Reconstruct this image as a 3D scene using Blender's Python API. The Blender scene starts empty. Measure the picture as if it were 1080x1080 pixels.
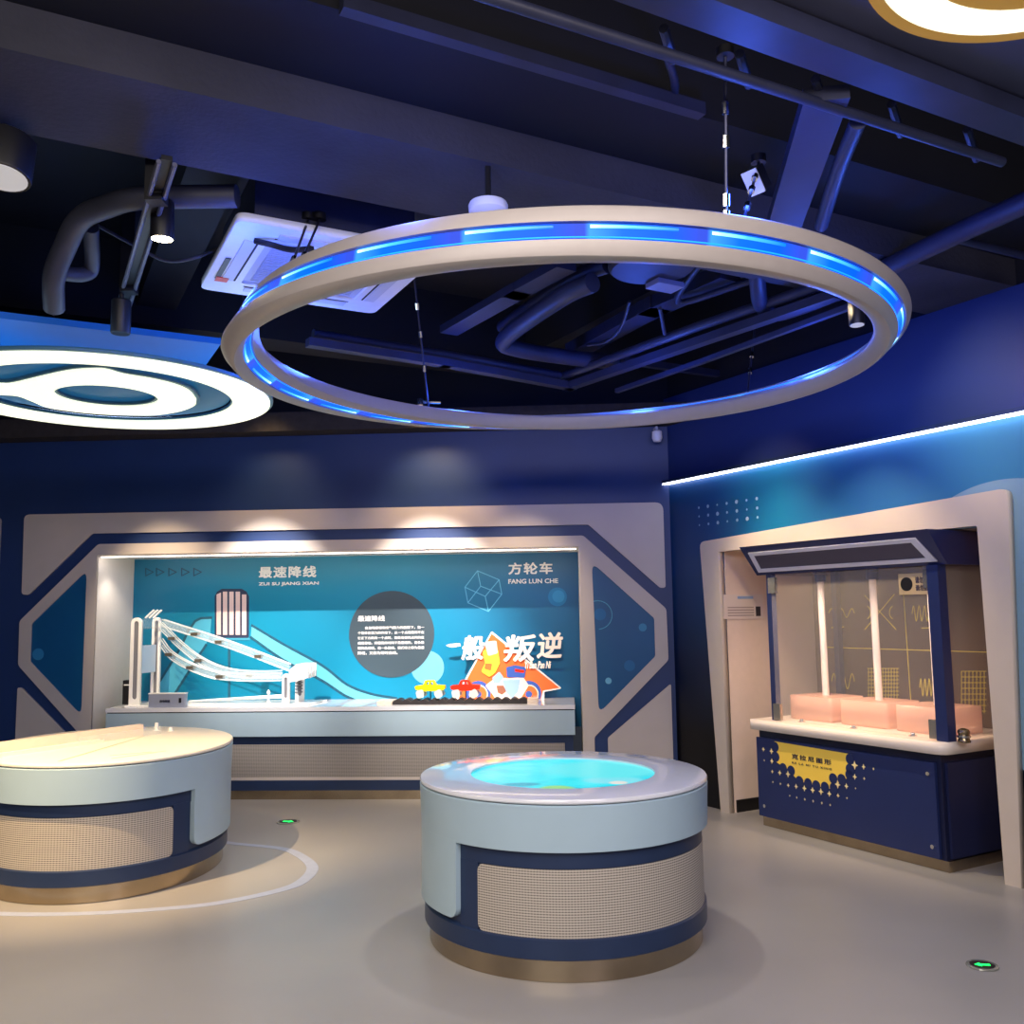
import bpy, bmesh, math, random
from math import sin, cos, pi, radians, atan2, hypot
from mathutils import Vector, Matrix
random.seed(7)
COL = bpy.context.scene.collection
SC = bpy.context.scene

# ------------------------------------------------------------------ camera model
F_, P_, R_ = 982.4, .1096, -.0134
FWD = Vector((0, cos(P_), sin(P_))); RT0 = Vector((1, 0, 0)); UP0 = RT0.cross(FWD)
CR = cos(R_) * RT0 + sin(R_) * UP0
CU = -sin(R_) * RT0 + cos(R_) * UP0
EYE = Vector((0, 0, 1.5))
cam = bpy.data.cameras.new('camera'); cam.sensor_width = 36; cam.lens = 36 * F_ / 1080
cam.clip_start = .05; cam.clip_end = 60
co = bpy.data.objects.new('camera', cam); COL.objects.link(co)
Mc = Matrix((CR, CU, -FWD)).transposed().to_4x4(); Mc.translation = EYE
co.matrix_world = Mc
SC.camera = co

def ray(px, py): return CR * (px - 540) / F_ - CU * (py - 540) / F_ + FWD
def onz(px, py, z):
    d = ray(px, py); return EYE + d * ((z - EYE.z) / d.z)

# frames: BK = the back wall (x along it, y away from the room), RW = the right wall
class Frame:
    def __init__(s, ang, dist):
        s.ang = ang; s.x = Vector((cos(ang), sin(ang), 0)); s.y = Vector((-sin(ang), cos(ang), 0)); s.o = s.y * dist
        s.M = Matrix.Translation(s.o) @ Matrix.Rotation(ang, 4, 'Z')
    def w(s, x, y, z): return s.o + s.x * x + s.y * y + Vector((0, 0, z))
    def at(s, px, py, dep=0.0):
        d = ray(px, py); p = s.o + s.y * dep
        q = EYE + d * ((p - EYE).dot(s.y) / d.dot(s.y)) - s.o
        return Vector((q.dot(s.x), dep, q.z))
    def xz(s, px, py, dep=0.0):
        q = s.at(px, py, dep); return (q.x, q.z)
BK = Frame(-.0581, 7.8027)
RW = Frame(atan2(-.8684, .4958), 4.932)

# ------------------------------------------------------------------ materials
def lin(c):
    return tuple(((v / 255) / 12.92 if v / 255 <= .04045 else ((v / 255 + .055) / 1.055) ** 2.4) for v in c) + (1,)
MATS = {}
def mat(name, col, rough=.5, metal=0, spec=.5, emit=None, es=0, noise=0, nscale=20, bump=0, bscale=200, trans=0, alpha=1, coat=0, ior=1.45):
    if name in MATS: return MATS[name]
    m = bpy.data.materials.new(name); m.use_nodes = True; nt = m.node_tree; b = nt.nodes['Principled BSDF']
    b.inputs['Base Color'].default_value = lin(col); b.inputs['Roughness'].default_value = rough
    b.inputs['Metallic'].default_value = metal; b.inputs['Specular IOR Level'].default_value = spec
    b.inputs['Transmission Weight'].default_value = trans; b.inputs['Alpha'].default_value = alpha
    b.inputs['Coat Weight'].default_value = coat; b.inputs['IOR'].default_value = ior; b.inputs['Coat Roughness'].default_value = .08
    if emit: b.inputs['Emission Color'].default_value = lin(emit); b.inputs['Emission Strength'].default_value = es
    if noise:
        tc = nt.nodes.new('ShaderNodeTexCoord'); n = nt.nodes.new('ShaderNodeTexNoise'); n.inputs['Scale'].default_value = nscale; n.inputs['Detail'].default_value = 5
        nt.links.new(tc.outputs['Object'], n.inputs['Vector'])
        r = nt.nodes.new('ShaderNodeValToRGB'); c = lin(col)
        r.color_ramp.elements[0].position = .3; r.color_ramp.elements[1].position = .7
        r.color_ramp.elements[0].color = tuple(v * (1 - noise) for v in c[:3]) + (1,)
        r.color_ramp.elements[1].color = tuple(min(1, v * (1 + noise)) for v in c[:3]) + (1,)
        nt.links.new(n.outputs['Fac'], r.inputs['Fac']); nt.links.new(r.outputs['Color'], b.inputs['Base Color'])
    if bump:
        tc = nt.nodes.new('ShaderNodeTexCoord'); n = nt.nodes.new('ShaderNodeTexNoise'); n.inputs['Scale'].default_value = bscale
        nt.links.new(tc.outputs['Object'], n.inputs['Vector'])
        bp = nt.nodes.new('ShaderNodeBump'); bp.inputs['Strength'].default_value = bump; bp.inputs['Distance'].default_value = .01
        nt.links.new(n.outputs['Fac'], bp.inputs['Height']); nt.links.new(bp.outputs['Normal'], b.inputs['Normal'])
    MATS[name] = m; return m
def nodes(m): return m.node_tree.nodes, m.node_tree.links, m.node_tree.nodes['Principled BSDF']

NAVYWALL = mat('navy_wall_paint', (30, 54, 102), .42, noise=.06, nscale=3)
BEIGE = mat('beige_panel', (196, 186, 178), .45, noise=.03, nscale=4)
BEIGE_EDGE = mat('beige_frame', (205, 192, 178), .45, noise=.03, nscale=4)
LINING = mat('white_lining', (215, 208, 200), .5, noise=.02)
BLUEPOLY = mat('blue_infill', (6, 84, 132), .4, noise=.08, nscale=2)
WHITE = mat('white_gloss', (224, 226, 232), .07, coat=.3, noise=.015)
PALE = mat('pale_blue_grey_laminate', (166, 190, 204), .35, noise=.02, nscale=5)
NAVY = mat('navy_laminate', (34, 50, 82), .35, noise=.06, nscale=8)
DNAVY = mat('deep_navy', (20, 26, 58), .4, noise=.06, nscale=8)
CABNAVY = mat('cabinet_navy', (34, 46, 92), .3, noise=.05, nscale=6)
STEEL = mat('brushed_steel', (176, 160, 136), .22, metal=1, noise=.12, nscale=6)
CHROME = mat('chrome', (220, 220, 220), .12, metal=1)
BLACK = mat('black_plastic', (16, 16, 20), .45, noise=.1)
GROOVE = mat('dark_groove', (12, 14, 26), .7)
PRINTW = mat('white_print', (236, 238, 236), .5)
ACRYL = mat('clear_acrylic', (225, 240, 245), .06, trans=.0, alpha=.13, spec=.8)
ACRYLE = mat('acrylic_edge', (226, 236, 240), .2, alpha=.6)
ACRYLW = mat('white_acrylic', (240, 240, 238), .2, coat=.2)
SOFFIT = mat('painted_concrete', (52, 52, 62), .8, noise=.25, nscale=2.2, bump=.3, bscale=40)
DARKCEIL = mat('black_ceiling_paint', (14, 15, 24), .8, noise=.2, nscale=2)
DUCT = mat('dark_painted_duct', (36, 40, 64), .5, noise=.2, nscale=5)
PIPE = mat('painted_pipe', (52, 54, 66), .5, noise=.15, nscale=6)
WIRE = mat('steel_wire', (60, 62, 80), .35, metal=.7)
RINGW = mat('ring_white', (168, 160, 158), .4, noise=.02)
RED = mat('red_acrylic', (232, 44, 22), .25, coat=.3)
YELLOW = mat('yellow_acrylic', (240, 214, 20), .25, coat=.3)
ORANGE = mat('orange_print', (242, 112, 52), .4)
PRBLUE = mat('blue_print', (58, 92, 176), .4)
PRCREAM = mat('cream_print', (250, 226, 206), .4)
PRYEL = mat('yellow_print', (226, 212, 62), .4)
SIGNY = mat('sign_yellow', (244, 208, 84), .4)
GLASS = mat('cabinet_glass', (235, 225, 215), .03, alpha=.1, spec=.6)
PINK = mat('pink_acrylic', (246, 196, 176), .25, alpha=.62)
BROWN = mat('bronze_mirror_panel', (86, 74, 68), .16, metal=.25, noise=.04, nscale=2)
YLINE = mat('etched_yellow', (206, 192, 70), .4)

# floor
FLOOR = mat('resin_floor', (160, 156, 152), .3, spec=.45)
nn, ll, bb = nodes(FLOOR)
tc = nn.new('ShaderNodeTexCoord'); n1 = nn.new('ShaderNodeTexNoise'); n1.inputs['Scale'].default_value = .9; n1.inputs['Detail'].default_value = 6
rp = nn.new('ShaderNodeValToRGB'); rp.color_ramp.elements[0].position = .3; rp.color_ramp.elements[1].position = .75
rp.color_ramp.elements[0].color = lin((152, 149, 147)); rp.color_ramp.elements[1].color = lin((167, 164, 160))
ll.new(tc.outputs['Object'], n1.inputs['Vector']); ll.new(n1.outputs['Fac'], rp.inputs['Fac']); ll.new(rp.outputs['Color'], bb.inputs['Base Color'])
n2 = nn.new('ShaderNodeTexNoise'); n2.inputs['Scale'].default_value = 160
bp = nn.new('ShaderNodeBump'); bp.inputs['Strength'].default_value = .05; bp.inputs['Distance'].default_value = .004
ll.new(tc.outputs['Object'], n2.inputs['Vector']); ll.new(n2.outputs['Fac'], bp.inputs['Height']); ll.new(bp.outputs['Normal'], bb.inputs['Normal'])
n3 = nn.new('ShaderNodeMapRange'); n3.inputs['To Min'].default_value = .24; n3.inputs['To Max'].default_value = .4
ll.new(n1.outputs['Fac'], n3.inputs['Value']); ll.new(n3.outputs['Result'], bb.inputs['Roughness'])

# woven mesh panels: fine rows of holes in a beige sheet
def mesh_mat(name, col, rows, cols):
    m = mat(name, col, .55); nn, ll, bb = nodes(m)
    uv = nn.new('ShaderNodeUVMap'); uv.uv_map = 'UVMap'
    sep = nn.new('ShaderNodeSeparateXYZ'); ll.new(uv.outputs['UV'], sep.inputs['Vector'])
    def wav(sock, k, off=None):
        a = nn.new('ShaderNodeMath'); a.operation = 'MULTIPLY'; a.inputs[1].default_value = k * 2 * pi; ll.new(sock, a.inputs[0])
        s_ = nn.new('ShaderNodeMath'); s_.operation = 'SINE'; ll.new(a.outputs[0], s_.inputs[0]); return s_.outputs[0]
    a = wav(sep.outputs['Y'], rows); b = wav(sep.outputs['X'], cols)
    b2 = nn.new('ShaderNodeMath'); b2.operation = 'MULTIPLY'; b2.inputs[1].default_value = .45; ll.new(b, b2.inputs[0])
    s = nn.new('ShaderNodeMath'); s.operation = 'ADD'; ll.new(a, s.inputs[0]); ll.new(b2.outputs[0], s.inputs[1])
    r = nn.new('ShaderNodeValToRGB'); r.color_ramp.elements[0].position = .12; r.color_ramp.elements[1].position = .62
    r.color_ramp.elements[0].color = lin(tuple(v * .58 for v in col)); r.color_ramp.elements[1].color = lin(tuple(min(255, v * 1.08) for v in col))
    mr = nn.new('ShaderNodeMapRange'); mr.inputs['From Min'].default_value = -1.4; mr.inputs['From Max'].default_value = 1.4
    ll.new(s.outputs[0], mr.inputs['Value']); ll.new(mr.outputs['Result'], r.inputs['Fac']); ll.new(r.outputs['Color'], bb.inputs['Base Color'])
    return m
MESH = mesh_mat('woven_mesh_beige', (176, 168, 158), 95, 75)
MESHB = mesh_mat('woven_mesh_bench', (150, 144, 138), 95, 75)

def ramp_mat(name, stops, axis, lo, hi, rough=.4, coord='Object'):
    """a printed colour gradient along one axis of the object"""
    m = mat(name, (128, 128, 128), rough); nn, ll, bb = nodes(m)
    tc = nn.new('ShaderNodeTexCoord'); sep = nn.new('ShaderNodeSeparateXYZ'); ll.new(tc.outputs[coord], sep.inputs['Vector'])
    mr = nn.new('ShaderNodeMapRange'); mr.inputs['From Min'].default_value = lo; mr.inputs['From Max'].default_value = hi
    ll.new(sep.outputs[axis], mr.inputs['Value'])
    r = nn.new('ShaderNodeValToRGB'); ll.new(mr.outputs['Result'], r.inputs['Fac']); ll.new(r.outputs['Color'], bb.inputs['Base Color'])
    e = r.color_ramp.elements
    e[0].position = stops[0][0]; e[0].color = lin(stops[0][1]); e[1].position = stops[-1][0]; e[1].color = lin(stops[-1][1])
    for p, c in stops[1:-1]:
        k = e.new(p); k.color = lin(c)
    return m
def emis(name, col, s): return mat(name, col, .5, emit=col, es=s)

# ------------------------------------------------------------------ object helpers
def link(name, me, m, parent=None, mw=None):
    o = bpy.data.objects.new(name, me); COL.objects.link(o)
    if m is not None:
        me.materials.clear(); me.materials.append(m)
    if parent is not None: o.parent = parent
    if mw is not None: o.matrix_world = mw
    return o
def tag(o, label=None, cat=None, group=None, kind=None):
    if label: o['label'] = label
    if cat: o['category'] = cat
    if group: o['group'] = group
    if kind: o['kind'] = kind
    return o
def empty(name, M, label, cat, group=None):
    o = bpy.data.objects.new(name, None); COL.objects.link(o); o.empty_display_size = .1
    o.matrix_world = M
    return tag(o, label, cat, group)
def finish(bm, name, m, parent=None, smooth=False, bevel=0, segs=2, kind=None, M=None, recalc=True):
    if bevel: bmesh.ops.bevel(bm, geom=[e for e in bm.edges if e.is_manifold and e.calc_face_angle(0) > .5], offset=bevel, segments=segs, profile=.6, affect='EDGES', clamp_overlap=True)
    if recalc: bmesh.ops.recalc_face_normals(bm, faces=bm.faces)
    me = bpy.data.meshes.new(name); bm.to_mesh(me); bm.free()
    if smooth:
        for p in me.polygons: p.use_smooth = True
        try: me.set_sharp_from_angle(angle=radians(35))
        except Exception: pass
    o = link(name, me, m, parent)
    if M is not None: o.matrix_world = M
    if kind: o['kind'] = kind
    return o
def box(bm, x0, x1, y0, y1, z0, z1, M=None):
    vs = [bm.verts.new(Vector(v) if M is None else M @ Vector(v)) for v in
          ((x0, y0, z0), (x1, y0, z0), (x1, y1, z0), (x0, y1, z0), (x0, y0, z1), (x1, y0, z1), (x1, y1, z1), (x0, y1, z1))]
    for f in ((3, 2, 1, 0), (4, 5, 6, 7), (0, 1, 5, 4), (1, 2, 6, 5), (2, 3, 7, 6), (3, 0, 4, 7)): bm.faces.new([vs[i] for i in f])
def pbox(name, m, parent, x0, x1, y0, y1, z0, z1, bevel=0, **k):
    bm = bmesh.new(); box(bm, x0, x1, y0, y1, z0, z1); return finish(bm, name, m, parent, bevel=bevel, **k)
def tube(bm, pts, r, n=10, closed=False):
    pts = [Vector(p) for p in pts]; rings = []; N = len(pts)
    prev = None
    for i, p in enumerate(pts):
        if closed: t = pts[(i + 1) % N] - pts[i - 1]
        else: t = pts[min(i + 1, N - 1)] - pts[max(i - 1, 0)]
        t.normalize()
        if prev is None:
            a = t.cross(Vector((0, 0, 1)))
            if a.length < .1: a = t.cross(Vector((1, 0, 0)))
        else: a = prev - t * prev.dot(t)
        a.normalize(); prev = a; b = t.cross(a); rr = r[i] if isinstance(r, (list, tuple)) else r
        rings.append([bm.verts.new(p + rr * (cos(2 * pi * k / n) * a + sin(2 * pi * k / n) * b)) for k in range(n)])
    for i in range(N if closed else N - 1):
        A, B = rings[i], rings[(i + 1) % N]
        for k in range(n): bm.faces.new((A[k], A[(k + 1) % n], B[(k + 1) % n], B[k]))
    if not closed: bm.faces.new(rings[0][::-1]); bm.faces.new(rings[-1])
def ptube(name, m, parent, pts, r, n=10, **k):
    bm = bmesh.new(); tube(bm, pts, r, n); return finish(bm, name, m, parent, smooth=True, **k)
def bez(pts, n=8):
    """Catmull-Rom through the points"""
    P = [Vector(p) for p in pts]; P = [P[0] * 2 - P[1]] + P + [P[-1] * 2 - P[-2]]; out = []
    for i in range(1, len(P) - 2):
        for k in range(n):
            t = k / n; a, b, c, d = P[i - 1:i + 3]
            out.append(.5 * ((2 * b) + (c - a) * t + (2 * a - 5 * b + 4 * c - d) * t * t + (3 * b - a - 3 * c + d) * t ** 3))
    out.append(P[-2]); return out
def lathe(bm, prof, n=48, sx=1, sy=1, rot=0, cx=0, cy=0, a0=0, a1=2 * pi, closed_prof=False):
    """profile (r, z); a0..a1 azimuth measured from -Y counter-clockwise"""
    full = abs(a1 - a0 - 2 * pi) < 1e-6; cols = []
    cnt = n if full else n + 1
    for i in range(cnt):
        a = a0 + (a1 - a0) * i / n; X = sin(a); Y = -cos(a); c = []
        for r, z in prof:
            ex, ey = r * X * sx, r * Y * sy
            c.append(bm.verts.new((cx + ex * cos(rot) - ey * sin(rot), cy + ex * sin(rot) + ey * cos(rot), z)))
        cols.append(c)
    m = len(prof)
    for i in range(n):
        A = cols[i]; B = cols[(i + 1) % cnt]
        for j in range(m if closed_prof else m - 1):
            k = (j + 1) % m
            try: bm.faces.new((A[j], B[j], B[k], A[k]))
            except ValueError: pass
    if not full and closed_prof: bm.faces.new(cols[0][::-1]); bm.faces.new(cols[-1])
    if full and not closed_prof:
        for j, fl in ((0, True), (m - 1, False)):
            if abs(prof[j][0]) > 1e-5:
                ring = [c[j] for c in cols]; bm.faces.new(ring[::-1] if fl else ring)
    bmesh.ops.remove_doubles(bm, verts=bm.verts, dist=1e-6)
def plathe(name, m, parent, prof, **k):
    bm = bmesh.new(); fin = {q: k.pop(q) for q in ('kind', 'M', 'bevel') if q in k}
    lathe(bm, prof, **k); return finish(bm, name, m, parent, smooth=True, **fin)

def rounded(poly, r, n=5):
    """round the corners of a 2-D polygon; r a number or one per corner"""
    out = []; N = len(poly)
    for i in range(N):
        p = Vector(poly[i]); a = Vector(poly[i - 1]) - p; b = Vector(poly[(i + 1) % N]) - p
        rr = r[i] if isinstance(r, (list, tuple)) else r
        if rr <= 0: out.append(tuple(p)); continue
        ang = a.angle(b); d = min(rr / math.tan(ang / 2), a.length * .45, b.length * .45); rr2 = d * math.tan(ang / 2)
        a.normalize(); b.normalize(); s = p + a * d; e = p + b * d
        for k in range(n + 1):
            t = k / n; out.append(tuple((1 - t) ** 2 * s + 2 * t * (1 - t) * p + t * t * e))
    return out
def ell(cx, cz, rx, rz=None, n=40, a0=0, a1=2 * pi, rot=0):
    rz = rx if rz is None else rz; full = abs(a1 - a0 - 2 * pi) < 1e-6
    out = []
    for i in range(n if full else n + 1):
        a = a0 + (a1 - a0) * i / n; x, y = rx * cos(a), rz * sin(a)
        out.append((cx + x * cos(rot) - y * sin(rot), cz + x * sin(rot) + y * cos(rot)))
    return out
def plate_mesh(loops, th):
    cu = bpy.data.curves.new('tmp', 'CURVE'); cu.dimensions = '2D'; cu.fill_mode = 'BOTH'; cu.extrude = th / 2
    for L in loops:
        s = cu.splines.new('POLY'); s.points.add(len(L) - 1)
        for i, p in enumerate(L): s.points[i].co = (p[0], p[1], 0, 1)
        s.use_cyclic_u = True
    o = bpy.data.objects.new('tmp', cu); COL.objects.link(o)
    me = bpy.data.meshes.new_from_object(o.evaluated_get(bpy.context.evaluated_depsgraph_get()))
    bpy.data.objects.remove(o); bpy.data.curves.remove(cu)
    return me
def merge_doubles(me):
    bm = bmesh.new(); bm.from_mesh(me); bmesh.ops.remove_doubles(bm, verts=bm.verts, dist=1e-5); bm.to_mesh(me); bm.free()
def vplate(name, loops, y0, y1, m, parent=None, mw=None, kind=None):
    """upright plate: loops in (x, z), from depth y0 to y1"""
    me = plate_mesh(loops, abs(y1 - y0)); yc = (y0 + y1) / 2
    for v in me.vertices: v.co = (v.co.x, yc - v.co.z, v.co.y)
    merge_doubles(me); me.name = name
    o = link(name, me, m, parent, mw)
    if kind: o['kind'] = kind
    return o
def hplate(name, loops, z0, z1, m, parent=None, kind=None, mw=None):
    me = plate_mesh(loops, abs(z1 - z0)); zc = (z0 + z1) / 2
    for v in me.vertices: v.co.z += zc
    merge_doubles(me); me.name = name
    o = link(name, me, m, parent, mw)
    if kind: o['kind'] = kind
    return o
def strokes(paths, w, closed=False):
    """thin outlines as loops for plate_mesh is awkward: build ribbons instead; returns list of (x,z) quads"""
    q = []
    for P in paths:
        P = [Vector(p) for p in P]
        for i in range(len(P) - 1):
            a, b = P[i], P[i + 1]; d = (b - a)
            if d.length < 1e-7: continue
            d.normalize(); nrm = Vector((-d.y, d.x)) * w / 2; e = d * w * .3
            q.append([a - e + nrm, a - e - nrm, b + e - nrm, b + e + nrm])
    return q
def vlines(name, paths, w, y0, y1, m, parent=None):
    bm = bmesh.new()
    for q in strokes(paths, w):
        vs = [bm.verts.new((p.x, y0, p.y)) for p in q] + [bm.verts.new((p.x, y1, p.y)) for p in q]
        for f in ((0, 1, 2, 3), (7, 6, 5, 4), (0, 4, 5, 1), (1, 5, 6, 2), (2, 6, 7, 3), (3, 7, 4, 0)): bm.faces.new([vs[i] for i in f])
    return finish(bm, name, m, parent)
def vdiscs(name, discs, y0, y1, m, parent=None, n=16):
    bm = bmesh.new()
    for cx, cz, r in discs:
        A = [bm.verts.new((cx + r * cos(2 * pi * k / n), y0, cz + r * sin(2 * pi * k / n))) for k in range(n)]
        B = [bm.verts.new((v.co.x, y1, v.co.z)) for v in A]
        bm.faces.new(A); bm.faces.new(B[::-1])
        for k in range(n): bm.faces.new((A[k], B[k], B[(k + 1) % n], A[(k + 1) % n]))
    return finish(bm, name, m, parent)

FONT = None
def text_mesh(body, offset=0, th=.0, shear=0, space=1, line=1.0):
    cu = bpy.data.curves.new('tmp', 'FONT'); cu.body = body; cu.size = 1; cu.offset = offset; cu.extrude = .01; cu.shear = shear
    cu.space_character = space; cu.space_line = line; cu.resolution_u = 3
    o = bpy.data.objects.new('tmp', cu); COL.objects.link(o)
    me = bpy.data.meshes.new_from_object(o.evaluated_get(bpy.context.evaluated_depsgraph_get()))
    bpy.data.objects.remove(o); bpy.data.curves.remove(cu)
    return me
def vtext(name, body, rect, y, m, parent, offset=.0, th=.004, shear=0, space=1, line=1.0, bold=.03):
    """lettering fitted to rect = (x0, z0, x1, z1), its face at depth y (towards the room)"""
    me = text_mesh(body, 0, shear=shear, space=space, line=line)
    xs = [v.co.x for v in me.vertices]; ys = [v.co.y for v in me.vertices]; zs = [v.co.z for v in me.vertices]
    if not xs: return None
    x0, z0, x1, z1 = rect; ax, az = min(xs), min(ys); zl = min(zs); zh = max(zs)
    b = bold * (z1 - z0) / max(1, body.count('\n') + 1)
    sx = (x1 - x0 - 2 * b) / (max(xs) - min(xs)); sz = (z1 - z0 - 2 * b) / (max(ys) - min(ys))
    for v in me.vertices:
        t = (v.co.z - zl) / max(1e-6, zh - zl)
        v.co = (x0 + b + (v.co.x - ax) * sx, y - t * th, z0 + b + (v.co.y - az) * sz)
    if b > 0:
        bm = bmesh.new(); base = me.copy()
        for k in range(6):
            a = k * pi / 3; n0 = len(bm.verts); bm.from_mesh(base); bm.verts.ensure_lookup_table()
            bmesh.ops.translate(bm, verts=bm.verts[n0:], vec=(b * cos(a), -.00004 * k, b * sin(a)))
        bm.to_mesh(me); bm.free(); bpy.data.meshes.remove(base)
    me.name = name
    return link(name, me, m, parent)
def rect_px(fr, x0, y0, x1, y1, dep):
    """rectangle on a wall from its picture corners (top-left, bottom-right)"""
    a = fr.xz(x0, y1, dep); b = fr.xz(x1, y0, dep); return (a[0], a[1], b[0], b[1])
def add_uv(o, fn):
    me = o.data; uv = me.uv_layers.new(name='UVMap')
    for l in me.loops: uv.data[l.index].uv = fn(me.vertices[l.vertex_index].co)

# ================================================================== SETTING
# floor
bm = bmesh.new()
fl = [(-6.2, -3), (6.5, -3), (6.5, 9.6), (-6.2, 9.6)]
box(bm, -6.3, 6.5, -3.5, 9.8, -.1, 0); finish(bm, 'floor', FLOOR, kind='structure')
# painted ring line on the floor round the left table
pts_px = [(250, 889), (300, 894), (322, 902), (336, 915), (325, 930), (300, 940), (250, 951), (200, 958), (100, 965), (0, 966)]
W = [onz(x, y, 0) for x, y in pts_px]
loop = W + [Vector((-3.15, 5.08, 0)), Vector((-3.55, 5.45, 0)), Vector((-3.65, 5.95, 0)), Vector((-3.4, 6.45, 0)), Vector((-2.9, 6.75, 0)), Vector((-2.35, 6.72, 0)), W[0]]
loop = bez(loop, 6)[:-1]
cN = sum(loop, Vector()) / len(loop)
inn = [(p.x + (cN.x - p.x) * .07, p.y + (cN.y - p.y) * .07) for p in loop]; out = [(p.x, p.y) for p in loop]
hplate('trim_1', [out, inn], .0005, .002, mat('pale_blue_floor_line', (172, 180, 202), .35, noise=.05), kind='structure')

# back wall : navy plane with an opening for the display niche
aL = BK.xz(103, 600)[0]; aR = BK.xz(611.5, 600)[0]; aT = 2.058; WL, WR = -5.6, 1.45; WT = 3.06
vplate('wall_back', [[(WL, 0), (aL, 0), (aL, aT), (aR, aT), (aR, 0), (WR, 0), (WR, WT), (WL, WT)]], 0, .06, NAVYWALL, mw=BK.M, kind='structure')
ND = .70   # niche depth
bm = bmesh.new()
box(bm, aL - .03, aL + .004, .001, ND + .03, 0, aT + .03); box(bm, aR - .004, aR + .03, .001, ND + .03, 0, aT + .03); box(bm, aL - .03, aR + .03, .001, ND + .03, aT - .002, aT + .03)
o = finish(bm, 'trim_2', LINING, kind='structure', M=BK.M)
bm = bmesh.new(); box(bm, WL, WR + .6, .03, .15, WT, 4.05); finish(bm, 'wall_back_upper', DARKCEIL, kind='structure', M=BK.M)
bm = bmesh.new(); box(bm, WL, WR - .12, -.22, .03, WT, WT + .16); finish(bm, 'trim_3', mat('dark_brown_bulkhead', (50, 46, 46), .8, noise=.2), kind='structure', M=BK.M)
# left wall
bm = bmesh.new(); box(bm, -5.75, -5.6, -9, .05, 0, 4.05); finish(bm, 'wall_left', NAVYWALL, kind='structure', M=BK.M)

# raised beige panels
def bkp(L, dep=0): return [BK.xz(x, y, dep) for x, y in L]
def bkz0(px, py):  # go straight down to the floor from a wall point
    x, z = BK.xz(px, py); return (x, 0.0)
P1 = bkp([(27, 543), (699, 530), (701.8, 620), (696, 620), (620.5, 553.5), (98.5, 562.8), (31.5, 627.5), (24.3, 627)])
bt = empty('wall_panel', BK.M, 'beige raised band with slanted ends along the top of the back wall', 'wall panel')
vplate('panel_face', [rounded(P1, [.05, .07, .05, .04, .03, .03, .04, .04])], -.022, 0, BEIGE, bt)
# middle frame around the niche with the two blue infills
outR = bkp([(615, 565), (702.5, 642), (704.8, 696), (627, 777)])
outL = bkp([(105, 574), (22, 655), (20.6, 701.5), (83, 771.5)])
xr = outR[3][0]; xl = outL[3][0]
poly = [outL[0], outR[0], outR[1], outR[2], outR[3], (xr, 0), (aR, 0), (aR, aT), (aL, aT), (aL, 0), (xl, 0), outL[3], outL[2], outL[1]]
poly = rounded(poly, [.05, .05, .06, .06, .04, 0, 0, 0, 0, 0, 0, .04, .06, .06])
hR = rounded(bkp([(624, 593), (689.8, 652), (691, 692), (631.5, 752.5)]), .035)
hL = rounded(bkp([(93, 601), (34.5, 658), (33, 697.6), (87, 755)]), .035)
ft = empty('niche_surround', BK.M, 'beige angular surround framing the long display niche', 'wall panel')
vplate('panel_face', [poly, hR, hL], -.022, 0, BEIGE, ft)
vplate('blue_infill', [hR], -.006, 0, BLUEPOLY, ft)
vplate('blue_infill', [hL], -.006, 0, BLUEPOLY, ft)
BALL = ramp_mat('ball_print', [(0, (30, 110, 170)), (1, (110, 200, 220))], 2, .3, 1.9)
BALLF = mat('faint_blue_print', (22, 104, 158), .5)
cx, cz = BK.xz(40.7, 690); vdiscs('ball_print', [(cx, cz, .05)], -.0075, -.006, mat('left_ball_print', (40, 128, 180), .5), ft, 32)
def circ_line(fr, px, py, rpx, dep, a0=0, a1=2 * pi):
    c = fr.xz(px, py, dep); r = abs(fr.xz(px + rpx, py, dep)[0] - c[0]); return [(c[0] + r * cos(a0 + (a1 - a0) * k / 40), c[1] + r * sin(a0 + (a1 - a0) * k / 40)) for k in range(41)]
LBL = mat('light_blue_line', (90, 178, 206), .5)
vlines('circle_outline', [circ_line(BK, 630.5, 648.6, 15, -.006, -1.5, 1.85)], .006, -.0075, -.006, LBL, ft)
c = BK.xz(677.8, 661.7); vdiscs('dot_print', [(c[0], c[1], .033)], -.0075, -.006, mat('dot_print_blue', (58, 140, 184), .5), ft, 24)
c = BK.xz(641.7, 718); vdiscs('dot_print', [(c[0], c[1], .026)], -.0075, -.006, mat('dot_print_pale', (110, 184, 212), .5), ft, 24)
c = BK.xz(664, 702); c2 = BK.xz(631, 725); c3 = BK.xz(629, 648)
vdiscs('dot_print', [(c[0], c[1], .045)], -.0075, -.006, BALLF, ft, 24); vdiscs('dot_print', [(c3[0] + .03, c3[1], .05)], -.0075, -.006, BALLF, ft, 24)
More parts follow.
